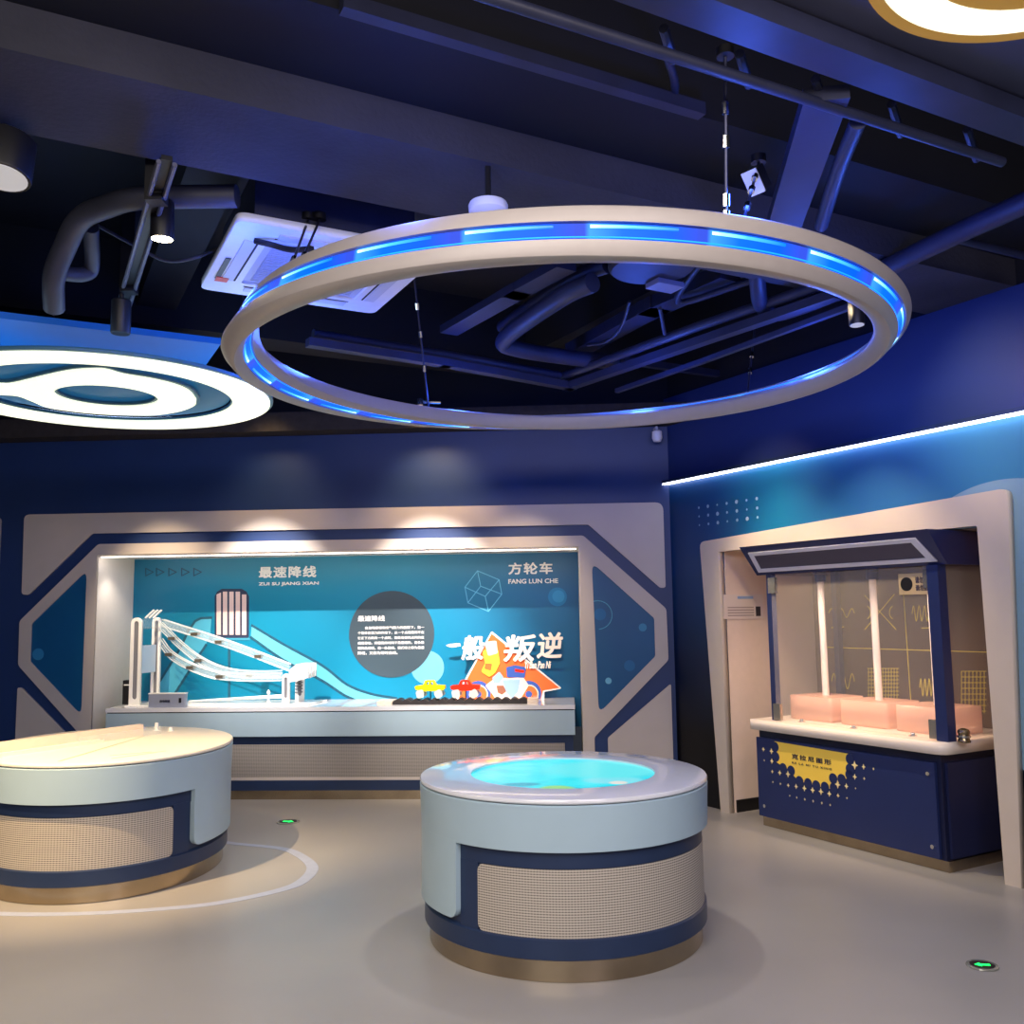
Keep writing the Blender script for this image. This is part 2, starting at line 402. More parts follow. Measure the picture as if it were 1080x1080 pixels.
# lower corner panels
t = bkp([(706, 722), (641, 778)]); xo = BK.xz(710, 805)[0]
pl = rounded([t[0], t[1], (t[1][0], 0), (xo, 0), (xo, t[0][1])], [.05, .03, 0, 0, .03])
o = vplate('wall_panel', [pl], -.022, 0, BEIGE, mw=BK.M); tag(o, 'beige lower corner panel right of the long niche, left of the room corner', 'wall panel')
t = bkp([(24, 725), (69.5, 771.5)]); xo = BK.xz(17.6, 779)[0]
pl = rounded([t[0], t[1], (t[1][0], 0), (xo, 0), (xo, t[0][1])], [.05, .03, 0, 0, .03])
o = vplate('wall_panel', [pl], -.022, 0, BEIGE, mw=BK.M); tag(o, 'beige lower corner panel at left, behind the table with the rail', 'wall panel')
x = BK.xz(1.5, 560)[0]
o = vplate('wall_panel', [rounded([(x, 2.40), (x, 1.98), (x - .12, 1.9), (x - .7, 2.0), (x - .7, 2.40)], .04)], -.022, 0, BEIGE, mw=BK.M); tag(o, 'sliver of a beige panel at the left edge of the picture', 'wall panel')

# right wall
RX0 = -6.35; RXE = -.3
MUR = mat('right_wall_mural', (20, 60, 120), .38); nn, ll, bb = nodes(MUR)
tc = nn.new('ShaderNodeTexCoord'); sep = nn.new('ShaderNodeSeparateXYZ'); ll.new(tc.outputs['Object'], sep.inputs['Vector'])
def rnode(stops, sock, lo, hi):
    mr = nn.new('ShaderNodeMapRange'); mr.inputs['From Min'].default_value = lo; mr.inputs['From Max'].default_value = hi; ll.new(sock, mr.inputs['Value'])
    r = nn.new('ShaderNodeValToRGB'); ll.new(mr.outputs['Result'], r.inputs['Fac']); e = r.color_ramp.elements
    e[0].position = stops[0][0]; e[0].color = lin(stops[0][1]); e[1].position = stops[-1][0]; e[1].color = lin(stops[-1][1])
    for p, c in stops[1:-1]: k = e.new(p); k.color = lin(c)
    return r.outputs['Color']
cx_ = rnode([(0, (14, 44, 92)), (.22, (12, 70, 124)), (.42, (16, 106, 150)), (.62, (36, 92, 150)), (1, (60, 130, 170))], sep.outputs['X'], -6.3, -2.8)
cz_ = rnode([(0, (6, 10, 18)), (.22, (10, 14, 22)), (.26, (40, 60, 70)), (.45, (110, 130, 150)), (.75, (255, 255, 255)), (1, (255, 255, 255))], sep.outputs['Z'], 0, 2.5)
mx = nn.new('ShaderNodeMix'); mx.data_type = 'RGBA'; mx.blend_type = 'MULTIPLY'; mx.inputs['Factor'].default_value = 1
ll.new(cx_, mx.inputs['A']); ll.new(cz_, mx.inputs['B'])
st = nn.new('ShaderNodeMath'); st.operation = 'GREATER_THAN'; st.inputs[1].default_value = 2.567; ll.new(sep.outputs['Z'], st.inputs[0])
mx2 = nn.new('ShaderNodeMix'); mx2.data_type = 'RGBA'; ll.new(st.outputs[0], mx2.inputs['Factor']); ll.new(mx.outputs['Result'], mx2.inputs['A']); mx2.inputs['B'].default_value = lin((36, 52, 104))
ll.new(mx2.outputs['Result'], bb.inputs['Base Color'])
iTLx, iBLx, iTRx, iBRx = -5.444, -5.428, -3.287, -3.266; iT = 1.965
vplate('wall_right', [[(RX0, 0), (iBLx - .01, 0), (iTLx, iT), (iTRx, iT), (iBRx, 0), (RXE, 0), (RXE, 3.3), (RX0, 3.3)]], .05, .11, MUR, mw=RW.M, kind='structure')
bm = bmesh.new(); box(bm, RX0, RXE, .08, .2, 3.3, 4.05); finish(bm, 'wall_right_upper', DARKCEIL, kind='structure', M=RW.M)
# recess behind the frame
bm = bmesh.new(); RD = 1.0
box(bm, -5.47, -5.436, .06, RD, .0, 2.0); box(bm, -3.26, -3.22, .06, RD, 0, 2.0); box(bm, -5.47, -3.22, .06, RD, iT, 2.0)
finish(bm, 'trim_4', mat('pinkish_white_lining', (226, 206, 192), .5, noise=.02), kind='structure', M=RW.M)
bm = bmesh.new(); box(bm, -5.47, -3.22, RD, RD + .04, 0, 2.0); finish(bm, 'wall_recess', mat('taupe_recess_wall', (120, 102, 94), .5, noise=.04), kind='structure', M=RW.M)
bm = bmesh.new(); box(bm, -5.437, -5.425, .08, RD, 0.0, .09); finish(bm, 'baseboard_recess', BLACK, kind='structure', M=RW.M)
# its frame
fo = [(-5.521, 0), (-5.652, 2.05), (-3.091, 2.162), (-3.173, 0)]
fi = [(iBRx, 0), (iTRx, iT + .005), (iTLx, iT - .005), (iBLx, 0)]
fr_ = rounded(fo + fi, [0, .05, .05, 0, 0, .01, .01, 0])
o = vplate('recess_surround', [fr_], 0, .05, BEIGE_EDGE, mw=RW.M); tag(o, 'beige slanted frame around the recess of the right-hand display cabinet', 'wall panel')
# LED line
lt = empty('linear_light', RW.M, 'long white light line running along the right wall', 'light')
pbox('profile', NAVY, lt, -6.28, RXE, .0, .05, 2.575, 2.60)
pbox('diffuser', emis('led_white_line', (236, 240, 255), 5.0), lt, -6.28, RXE, .004, .045, 2.563, 2.574)
# mural prints on the right wall : dots, pale disc, line figure
nn, ll, bb = nodes(MUR)
def mth(op, a, b=None, c=None):
    k = nn.new('ShaderNodeMath'); k.operation = op
    for i_, v_ in enumerate((a, b, c)):
        if v_ is None: continue
        if isinstance(v_, (int, float)): k.inputs[i_].default_value = v_
        else: ll.new(v_, k.inputs[i_])
    return k.outputs[0]
X_, Z_ = sep.outputs['X'], sep.outputs['Z']
dist = mth('SQRT', mth('ADD', mth('POWER', mth('SUBTRACT', X_, -3.15), 2), mth('POWER', mth('SUBTRACT', Z_, 1.42), 2)))
md = mth('LESS_THAN', dist, .80)
A0 = RW.xz(737, 535.5, .05); A1 = RW.xz(798, 545.6, .05)
A1 = (RW.xz(798.2, 527.4, .05)[0], 0); zt_ = A0[1]; zb_ = RW.xz(737, 553.9, .05)[1]
dx_ = (A1[0] - A0[0]) / 6; dz_ = (zt_ - zb_) / 2
fu = mth('ADD', mth('DIVIDE', mth('SUBTRACT', X_, A0[0]), dx_), .5); fv = mth('ADD', mth('DIVIDE', mth('SUBTRACT', Z_, zb_), dz_), .5)
du = mth('MULTIPLY', mth('SUBTRACT', mth('FRACT', fu), .5), dx_); dv = mth('MULTIPLY', mth('SUBTRACT', mth('FRACT', fv), .5), dz_)
rr = mth('SQRT', mth('ADD', mth('POWER', du, 2), mth('POWER', dv, 2)))
cell = mth('ADD', mth('FLOOR', fu), mth('MULTIPLY', mth('FLOOR', fv), 3)); rad = mth('ADD', .007, mth('MULTIPLY', mth('FRACT', mth('MULTIPLY', cell, .39)), .009))
mdot = mth('MULTIPLY', mth('MULTIPLY', mth('LESS_THAN', rr, rad), mth('MULTIPLY', mth('GREATER_THAN', fu, 0), mth('LESS_THAN', fu, 7))), mth('MULTIPLY', mth('GREATER_THAN', fv, 0), mth('LESS_THAN', fv, 3)))
src = mx2.outputs['Result']
for fac, col in ((md, (124, 158, 182)), (mdot, (150, 176, 200))):
    m_ = nn.new('ShaderNodeMix'); m_.data_type = 'RGBA'; ll.new(fac, m_.inputs['Factor']); ll.new(src, m_.inputs['A']); m_.inputs['B'].default_value = lin(col); src = m_.outputs['Result']
ll.new(src, bb.inputs['Base Color'])
q = [(-3.005, 1.92), (-2.4, 1.98), (-2.3, .8), (-2.92, 1.35), (-3.005, 1.92)]; q2 = [(-2.985, 1.90), (-2.42, 1.955), (-2.33, .85), (-2.90, 1.35), (-2.985, 1.90)]
o = vlines('line_print', [q, q2], .008, .042, .046, mat('dark_blue_line', (20, 66, 110), .5)); o.matrix_world = RW.M; tag(o, 'dark blue double outline printed on the wall at the right edge', 'wall graphic')

# ceiling slab
bm = bmesh.new(); box(bm, -8, 8, -4, 11, 4.05, 4.2); finish(bm, 'ceiling', DARKCEIL, kind='structure')
UA = radians(27.6); U = Vector((cos(UA), sin(UA), 0)); V = Vector((-sin(UA), cos(UA), 0))
def UVf(p): return p.dot(U), p.dot(V)
MU = Matrix.Rotation(UA, 4, 'Z')
# big concrete beam along U
BZ = 3.3
vn = (UVf(onz(100, 73, BZ))[1] + UVf(onz(500, 168, BZ))[1]) / 2; vf = UVf(onz(230, 182, BZ))[1]
bm = bmesh.new(); box(bm, -6, 5.2, vn, vf, BZ, 4.05); finish(bm, 'ceiling_beam', SOFFIT, kind='structure', M=MU)
L1 = UVf(onz(300, 75, BZ + .16))[1]; L2 = UVf(onz(540, 62, BZ + .16))[1]
bm = bmesh.new(); box(bm, -6, 5.5, min(L1, vn) - .42, vn, BZ + .16, 3.95); finish(bm, 'ceiling_beam_upper', DARKCEIL, kind='structure', M=MU)
# far beam
bm = bmesh.new(); box(bm, -5, 5, 6.6, 6.9, 3.5, 4.05); finish(bm, 'ceiling_beam_far', DARKCEIL, kind='structure', M=MU)
for k, (uu, w_) in enumerate(((-3.2, .25), (.6, .25), (3.6, .25))):
    bm = bmesh.new(); box(bm, uu, uu + w_, vf, 9, 3.62, 4.05); finish(bm, 'ceiling_joist', DARKCEIL, kind='structure', M=MU)

# ================================================================== NICHE BACKBOARD (printed)
yb = ND - .03
BOARD = ramp_mat('teal_board_print', [(0, (0, 108, 146)), (.3, (0, 126, 160)), (.62, (0, 132, 170)), (1, (0, 84, 136))], 0, aL, aR)
bd = empty('mural_board', BK.M, 'teal printed mural board at the back of the long display niche', 'mural')
x0 = aL + .005; x1 = aR - .005
pbox('board', BOARD, bd, x0, x1, yb, ND, .5, aT - .001)
yp = yb - .001
def B(px, py): return BK.xz(px, py, yb)
def Bl(L): return [B(*p) for p in L]
SL = mat('slide_light_blue', (96, 190, 216), .5); SD = mat('slide_outline', (28, 84, 108), .5)
up = [(265.6, 659.6), (300, 680), (340, 702), (366, 722), (392, 732), (418, 736.5)]
lo = [(264.6, 672), (299, 696), (340, 718), (363, 733), (381.5, 741), (390, 746)]
ub = [tuple(p[:2]) for p in bez([(x, y, 0) for x, y in up], 5)]; lb = [tuple(p[:2]) for p in bez([(x, y, 0) for x, y in lo], 5)]
vplate('slide_print', [Bl(ub + lb[::-1])], yp - .001, yb, SL, bd)
vlines('slide_outline', [Bl(ub), Bl(lb)], .022, yp - .0025, yb, SD, bd)
lf = [(206, 655), (212, 652), (223, 651.5), (222, 668), (214, 688), (197, 712), (183, 734), (168.5, 734), (169, 715), (190, 684), (200, 663)]
vplate('leaf_print', [Bl(lf)], yp - .001, yb, mat('leaf_blue', (74, 172, 206), .5), bd)
vlines('leaf_outline', [Bl([(223, 651.5), (212, 652), (206, 655), (199, 665), (190, 684), (169, 718)]), Bl([(217.5, 680), (200, 707), (183, 734)]), Bl([(241.8, 676), (241.8, 741)])], .022, yp - .0025, yb, SD, bd)
# barred window
wo = Bl([(226.5, 673), (226.5, 629), (229, 624), (234, 621), (255, 621), (260, 624), (262.6, 629), (262.6, 673)])
vplate('window_print', [rounded(wo, .02)], yp - .001, yb, mat('window_navy_print', (38, 50, 78), .5), bd)
for i in range(5):
    xa = 228.5 + i * 6.7; top = (627 if i in (0, 4) else 624)
    vplate('bar_print', [Bl([(xa, 669.5), (xa, top), (xa + 4.6, top - (2 if i == 0 else 0)), (xa + 4.6, 669.5)])], yp - .002, yb - .001, mat('pink_bar_print', (222, 196, 192), .5), bd)
vlines('sill_print', [Bl([(226, 674), (263, 674)])], .02, yp - .003, yb, mat('sill_blue', (60, 150, 180), .5), bd)
# dark disc with explanatory text
c = B(413, 668.7); r = abs(B(457.8, 668)[0] - B(368, 668)[0]) / 2
c2 = B(451, 704); vdiscs('ball_print', [(c2[0], c2[1], .15)], yp - .001, yb, mat('ball_pale', (110, 186, 214), .5), bd, 48)
vdiscs('disc_print', [(c[0], c[1], r)], yp - .003, yb, mat('slate_disc_print', (58, 76, 88), .5), bd, 64)
vtext('lettering', '最速降线', rect_px(BK, 377.5, 649, 406, 655.5, yb), yp - .0035, PRINTW, bd, .03)
body = ['在忽略摩擦和空气阻力的前提下，当一', '个物体在重力的作用下，从一个点滑落到不在', '它正下方的另一个点时，如果沿着两点间的直', '线段滑动，所需要的时间不是最短的，这条最', '短的曲线呢，是一条摆线，我们将之称为最速', '降线，又称为等时曲线。']
for i, (t_, xa, xb) in enumerate(zip(body, (385, 377.5, 377.5, 377.5, 377.5, 377.5), (447.5, 447.5, 447.5, 447.5, 447.5, 419.5))):
    vtext('lettering', t_, rect_px(BK, xa, 659.9 + i * 5.35, xb, 663.9 + i * 5.35, yb), yp - .0035, PRINTW, bd, .01)
# titles
vtext('title_lettering', '最速降线', rect_px(BK, 273.3, 596.6, 333.8, 609.8, yb), yp, PRINTW, bd, .025, .012, space=1.15)
vtext('title_lettering', 'ZUI SU JIANG XIAN', rect_px(BK, 273.0, 613.2, 336.3, 618.6, yb), yp, PRINTW, bd, .025, .006, bold=.035)
vtext('title_lettering', '方轮车', rect_px(BK, 536.3, 592.8, 582.8, 606.2, yb), yp, PRINTW, bd, .025, .012, space=1.15)
vtext('title_lettering', 'FANG LUN CHE', rect_px(BK, 536.2, 610.0, 588.6, 615.8, yb), yp, PRINTW, bd, .025, .006, bold=.035)
# chevrons, cube drawing, faint discs
CH = mat('chevron_line', (10, 70, 100), .5)
vlines('chevron_print', [Bl([(x - 4, 599.4), (x + 4, 603.4), (x - 4, 607.4), (x - 4, 599.4)]) for x in (157.7, 169, 182, 195.6, 208.4)], .009, yp - .001, yb, CH, bd)
K = {k: (480 + a / 7.714, 580 + b / 7.714) for k, (a, b) in dict(a=(182, 170), b=(358, 243), c=(380, 360), d=(272, 500), e=(104, 430), f=(80, 303), g=(208, 295), h=(245, 378)).items()}
vlines('cube_line_print', [Bl([K[i] for i in s]) for s in ('abcdefa', 'ag', 'gc', 'ge', 'hf', 'hb', 'hd')], .0075, yp - .001, yb, mat('cube_line', (96, 184, 220), .5), bd)
c = B(588, 629.5); vdiscs('dot_print', [(c[0], c[1], .085)], yp - .0005, yb, mat('faint_dot_a', (14, 118, 172), .5), bd, 32)
c = B(589, 629); vdiscs('dot_print', [(c[0], c[1], .055)], yp - .0012, yb, mat('faint_dot_b', (40, 138, 190), .5), bd, 32)

# LED strip under the niche head and the small downlight
lt = empty('strip_light', BK.M, 'thin warm white light strip along the top edge of the long niche', 'light')
pbox('profile', LINING, lt, aL + .02, aR - .02, .0, .04, aT - .018, aT - .001)
pbox('diffuser', emis('warm_strip', (255, 240, 222), 7), lt, aL + .03, aR - .03, -.003, .03, aT - .022, aT - .0185)

# ================================================================== BENCH
bx0 = BK.xz(112.5, 752)[0]; bx1 = BK.xz(606.5, 748)[0]
be = empty('display_bench', BK.M @ Matrix.Translation((0, 0, 0)), 'long pale grey bench with white top inside the wide niche', 'bench')
pbox('worktop', WHITE, be, bx0, bx1, -.02, yb - .002, .722, .757, bevel=.004)
pbox('groove', GROOVE, be, bx0 + .01, bx1 - .01, -.008, yb - .01, .712, .722)
pbox('fascia', PALE, be, bx0 + .003, bx1 - .003, -.017, yb - .01, .515, .713, bevel=.003)
pbox('carcass', NAVY, be, bx0 + .02, bx1 - .02, .02, yb - .01, .075, .516)
o = pbox('fabric_panel', MESHB, be, bx0 + .09, bx1 - .09, .008, .03, .175, .445, bevel=.01)
add_uv(o, lambda c: (c.x, c.z * 1.0))
pbox('light_trim', BEIGE, be, bx0 + .08, bx1 - .08, .002, .03, .157, .178)
pbox('lower_band', NAVY, be, bx0 + .015, bx1 - .015, -.006, .03, .075, .157)
pbox('plinth', STEEL, be, bx0 + .03, bx1 - .03, .01, yb - .02, 0, .076)

# ------------------------------------------------ curve-of-fastest-descent exhibit
BT = .757
ex = empty('curved_track_exhibit', BK.M @ Matrix.Translation((BK.xz(132, 748, .1)[0], .28, BT)), 'white and clear acrylic ball track exhibit on the left of the bench', 'exhibit')
exi = ex.matrix_world.inverted() @ BK.M
def EX(o): o.data.transform(exi); o.data.update(); return o
def exz(px, py, d): return BK.xz(px, py, d)
xa, xb = exz(132, 748, .1)[0], exz(321, 747, .1)[0]
EX(hplate('base_plate', [rounded([(xa, .06), (xb, .06), (xb + .02, .1), (xb + .1, .5), (xa + .08, .5)], .02)], BT, BT + .014, ACRYLW, ex))
def stadium(xc, w, z0, z1, n=14):
    r = w / 2; L = [(xc - r, z0)]
    L += [(xc - r * cos(pi * k / n), z1 - r + r * sin(pi * k / n)) for k in range(n + 1)]; L += [(xc + r, z0)]
    return L
def slot(xc, w, z0, z1, n=10):
    r = w / 2; return [(xc - r * cos(pi * k / n), z1 - r + r * sin(pi * k / n)) for k in range(n + 1)] + [(xc + r * cos(pi * k / n), z0 + r - r * sin(pi * k / n)) for k in range(n + 1)]
GREYP = mat('grey_insert', (120, 122, 130), .4)
def post(pxa, pxb, pyt, d, wslot=.45, slot_on=True):
    a = exz(pxa, pyt, d); b = exz(pxb, pyt, d); xc = (a[0] + b[0]) / 2; w = b[0] - a[0]; z1 = a[1]
    L = [stadium(xc, w, BT + .012, z1)]
    if slot_on: L.append(slot(xc, w * wslot, BT + .06, z1 - .03))
    p = EX(vplate('post', L, d, d + .03, ACRYLW, ex))
    if slot_on: EX(vplate('slot_insert', [slot(xc, w * wslot, BT + .06, z1 - .03)], d + .012, d + .02, GREYP, p))
    return xc, w, z1
pa = post(138.3, 149.6, 651.5, .13); pb = post(160.7, 169.5, 651, .40)
pc = post(297.6, 305.2, 710.5, .13); pd = post(311.5, 320.6, 712.5, .36)
def slab(name, p, q, h, m, parent, t=.01):
    """thin upright sheet between (x,y,z) p and q"""
    p = Vector(p); q = Vector(q); bm = bmesh.new(); d = (q - p); d.z = 0; n = Vector((-d.y, d.x, 0)).normalized() * t / 2
    vs = [bm.verts.new(v) for v in (p - n, q - n, q + n, p + n)] + [bm.verts.new(v + Vector((0, 0, h))) for v in (p - n, q - n, q + n, p + n)]
    for f in ((3, 2, 1, 0), (4, 5, 6, 7), (0, 1, 5, 4), (1, 2, 6, 5), (2, 3, 7, 6), (3, 0, 4, 7)): bm.faces.new([vs[i] for i in f])
    return EX(finish(bm, name, m, parent))
slab('cross_panel', (pa[0] + .03, .15, exz(150, 710, .2)[1]), (pb[0], .4, exz(150, 710, .2)[1]), .24, mat('pale_panel', (190, 208, 226), .3), ex)
slab('top_bridge', (pa[0] + .03, .14, pa[2] - .10), (pb[0], .4, pb[2] - .10), .09, ACRYL, ex)
for k in range(3):
    y = .16 + k * .09; c = exz(158 + k * 4, 650, y)
    bm = bmesh.new(); box(bm, -.05, .05, -.012, .012, -.006, .006, Matrix.Translation((c[0], y, c[1] + .02)) @ Matrix.Rotation(-.75, 4, 'Y')); EX(finish(bm, 'release_gate', ACRYLW, ex))
tracks = [([(172, 657), (240, 679), (306, 704)], .38), ([(170, 660), (179, 669), (189, 679), (207.6, 694), (230, 705.5), (252.4, 710.5), (275, 711.5), (297, 711)], .27), ([(170, 677), (181, 691), (201.5, 703), (226, 711.5), (252, 714), (275, 714.5), (297, 714)], .16)]
CLIP = mat('steel_clip', (120, 112, 100), .3, metal=.6)
for k, (P, d) in enumerate(tracks):
    pts = bez([(exz(x, y, d)[0], 0, exz(x, y, d)[1]) for x, y in P], 8)
    tr = None; hh = .030
    bm = bmesh.new()
    for yy, t in ((d - .028, .006), (d + .022, .006)):
        prev = None
        for p in pts:
            cur = [bm.verts.new((p.x, yy, p.z - hh)), bm.verts.new((p.x, yy + t, p.z - hh)), bm.verts.new((p.x, yy + t, p.z + hh)), bm.verts.new((p.x, yy, p.z + hh))]
            if prev:
                for i in range(4): bm.faces.new((prev[i], prev[(i + 1) % 4], cur[(i + 1) % 4], cur[i]))
            else: bm.faces.new(cur[::-1])
            prev = cur
        bm.faces.new(prev)
    tr = EX(finish(bm, 'track', ACRYL, ex))
    for s in (-1, 1):
        for yy in (d - .026, d + .025):
            bm = bmesh.new(); tube(bm, [(p.x, yy, p.z + s * hh) for p in pts], .0055, 6); EX(finish(bm, 'rail', ACRYLE, tr, smooth=True))
    for q in ([.3, .45, .75] if k == 0 else [.2, .45, .8] if k == 1 else [.15, .35, .55]):
        p = pts[int(q * (len(pts) - 1))]; bm = bmesh.new(); box(bm, p.x - .03, p.x + .03, d - .036, d + .036, p.z - .02, p.z + .006); EX(finish(bm, 'clip', CLIP, tr, bevel=.005))
# end stop
a = exz(307.5, 716.7, .2); b = exz(328, 700, .2)
L = rounded([(a[0], a[1] - .02), (a[0], b[1] - .05), (a[0] + .06, b[1]), (b[0], b[1]), (b[0], a[1] + .02), (b[0] - .06, a[1])], .012)
for yy in (.12, .2, .28, .36): EX(vplate('end_stop_rib', [L], yy, yy + .025, ACRYLW, ex))
for k in range(6):
    bm = bmesh.new(); tube(bm, [(pd[0] - .035, .352, BT + .09 + k * .028), (pd[0] + .03, .352, BT + .095 + k * .028)], .006, 8); EX(finish(bm, 'spring_coil', GREYP, ex, smooth=True))
for yy, s in ((.2, 0), (.26, .6), (.32, 1)):
    p = exz(199.5, 739.5, yy); q = exz(297, 733 + s * 3, yy); bm = bmesh.new(); tube(bm, [(p[0], yy, p[1]), (q[0], yy, q[1])], .006, 8); EX(finish(bm, 'return_rail', ACRYLW, ex, smooth=True))
p = exz(283, 744, .1); bm = bmesh.new(); lathe(bm, [(.02, BT + .012), (.02, BT + .03), (.009, BT + .04), (.009, BT + .10), (.016, BT + .105), (.014, BT + .12), (.002, BT + .135), (0, BT + .135)], n=16, cx=p[0], cy=.1); EX(finish(bm, 'start_pin', ACRYLW, ex, smooth=True))
xa, xb = exz(160, 745, .07)[0], exz(198, 745, .07)[0]
cb = empty('control_box', BK.M @ Matrix.Translation(((xa + xb) / 2, .0, BT)), 'small grey control box at the foot of the ball track exhibit', 'box')
xm = (xa + xb) / 2
o = pbox('housing', mat('grey_box', (142, 150, 172), .4), cb, xa - xm, xb - xm, .005, .058, .0, .115, bevel=.006)
pbox('lid', ACRYLW, cb, xa - xm - .003, xb - xm + .003, .003, .06, .113, .122, bevel=.003)
pbox('switch', BLACK, cb, xb - xm - .05, xb - xm - .03, -.001, .006, .04, .08, bevel=.003)
vtext('lettering', '启动按钮', (-.06, .045, .03, .065), .0045, mat('dark_print', (40, 44, 60), .5), cb, .02)
xa, xb = exz(127.6, 746, .3)[0], exz(136.6, 746, .3)[0]
sp = empty('loudspeaker', BK.M @ Matrix.Translation(((xa + xb) / 2, .36, BT)), 'small black box speaker at the left end of the bench', 'loudspeaker')
w = (xb - xa) / 2; pbox('cabinet', BLACK, sp, -w, w, -.04, .04, 0, .21, bevel=.008)
pbox('band', ACRYLW, sp, -w * .7, w * .7, -.042, -.038, .165, .175)

# ------------------------------------------------ bumpy track and two square-wheel cars
xa, xb = BK.xz(414, 744, .1)[0], BK.xz(556, 744, .1)[0]
wb = empty('bumpy_track', BK.M @ Matrix.Translation(((xa + xb) / 2, .2, BT)), 'black ribbed washboard track on the right of the bench', 'exhibit')
hw = (xb - xa) / 2; bm = bmesh.new(); N = 15; prof = [(-hw, 0)]
for i in range(N):
    for k in range(8):
        t = k / 8; prof.append((-hw + (i + t) * 2 * hw / N, .022 + .022 * abs(sin(pi * t))))
prof += [(hw, .022), (hw, 0)]
vplate('ribs', [prof], -.1, .1, mat('black_rubber', (30, 26, 28), .6, noise=.15), wb)
bm = bmesh.new(); box(bm, -hw - .13, -hw - .002, -.11, .11, 0, .03); finish(bm, 'end_block', mat('cream_block', (214, 200, 186), .4), wb, bevel=.006)
bm = bmesh.new(); box(bm, hw + .002, hw + .09, -.11, .11, 0, .036); finish(bm, 'end_block', mat('cream_block', (214, 200, 186), .4), wb, bevel=.006)
CLEARW = mat('clear_wheel', (226, 228, 222), .15, alpha=.62)
def sq_car(pxa, pxb, pyb, m, label):
    d = .2; xa, xb = BK.xz(pxa, pyb, d)[0], BK.xz(pxb, pyb, d)[0]; xm = (xa + xb) / 2; h = (xb - xa) / 2
    c = empty('toy_car', BK.M @ Matrix.Translation((xm, d, BT + .045)), label, 'toy car', 'toy cars on the washboard track')
    L = [(-h, .075), (-h, .105), (-h * .45, .112), (-h * .32, .15), (h * .22, .15), (h * .42, .112), (h, .108), (h, .075), (h * .5, .062), (-h * .5, .062)]
    win = [(-h * .28, .112), (-h * .22, .138), (-.008, .138), (-.008, .112)]; win2 = [(.004, .112), (.004, .138), (h * .17, .138), (h * .27, .112)]
    vplate('body', [rounded(L, .008), win, win2], -.05, .05, m, c)
    vplate('bumper', [[(-h * 1.03, .09), (-h * .9, .09), (-h * .9, .1), (-h * 1.03, .1)]], -.052, .052, m, c)
    for sx in (-1, 1):
        for sy in (-1, 1):
            s = .046; rot = .5 if sx > 0 else .2
            Lw = [(s * cos(rot + pi / 4 + k * pi / 2), s * sin(rot + pi / 4 + k * pi / 2)) for k in range(4)]
            Lw = [(x + sx * h * .62, z + .04) for x, z in rounded(Lw, .02)]
            w = vplate('wheel', [Lw], sy * .075 - .012, sy * .075 + .012, CLEARW, c)
        ptube('axle', CHROME, c, [(sx * h * .62, -.085, .04), (sx * h * .62, .085, .04)], .005)
    pbox('stalk', BLACK, c, -.004, .004, -.01, .01, -.01, .065)
    return c
sq_car(438.8, 469.6, 741, YELLOW, 'yellow toy car with clear square wheels on the black track')
sq_car(476.2, 506.6, 741, RED, 'red toy car with clear square wheels on the black track')

# ------------------------------------------------ printed standee
sd = .56
sg = empty('printed_standee', BK.M @ Matrix.Translation((BK.xz(535, 740, sd)[0], sd, BT)), 'orange triangle cut-out sign with white brush lettering and a motorbike picture', 'sign')
sgi = sg.matrix_world.inverted() @ BK.M
def S(o): o.data.transform(sgi); o.data.update(); return o
def Sz(x, y): return BK.xz(460 + x / 6.75, 640 + y / 6.75, sd)
def SP(L): return [Sz(*p) for p in L]
S(vplate('board', [rounded(SP([(395, 172), (898, 582), (770, 606), (770, 690), (120, 690), (170, 580)]), .012)], 0 + sd, sd + .01, PRINTW, sg))
S(vplate('orange_triangle', [SP([(395, 192), (876, 576), (760, 596), (740, 680), (150, 680), (190, 572)])], sd - .002, sd, ORANGE, sg))
def disc(nm, x, y, r, m, a, b_, n=24, hole=None):
    c = Sz(x, y); rr = r / 6.75 / 113
    L = [ell(c[0], c[1], rr, n=n)]
    if hole: L.append(ell(c[0], c[1], rr * hole, n=n))
    return S(vplate(nm, L, a, b_, m, sg))
for wx, wy in ((300, 616), (660, 616)):
    disc('fender_print', wx, wy, 84, PRBLUE, sd - .004, sd - .002)
    disc('tyre_print', wx + 2, wy + 6, 64, PRCREAM, sd - .006, sd - .004)
    disc('wheel_print', wx + 2, wy + 6, 56, ORANGE, sd - .008, sd - .006)
    disc('hub_print', wx, wy + 6, 22, PRBLUE, sd - .0095, sd - .008)
S(vplate('bike_body_print', [rounded(SP([(350, 560), (430, 500), (520, 508), (620, 500), (660, 560), (610, 640), (560, 668), (430, 668), (400, 620)]), .015)], sd - .011, sd - .008, PRCREAM, sg))
S(vplate('bike_panel_print', [rounded(SP([(470, 520), (600, 515), (585, 600), (540, 655), (500, 610)]), .01)], sd - .013, sd - .011, mat('pale_blue_print', (150, 184, 224), .4), sg))
S(vplate('bike_panel_print', [rounded(SP([(400, 505), (450, 460), (480, 500), (450, 545), (410, 545)]), .01)], sd - .013, sd - .011, mat('pale_blue_print', (150, 184, 224), .4), sg))
S(vplate('engine_print', [rounded(SP([(430, 560), (480, 560), (500, 600), (470, 625), (440, 610)]), .008)], sd - .014, sd - .011, mat('brown_print', (150, 96, 74), .4), sg))
S(vplate('luggage_print', [rounded(SP([(500, 430), (560, 415), (640, 430), (630, 505), (505, 500)]), .012)], sd - .0125, sd - .0085, PRBLUE, sg))
S(vplate('luggage_strap_print', [rounded(SP([(560, 440), (630, 450), (625, 470), (562, 462)]), .004)], sd - .014, sd - .0125, RED, sg))
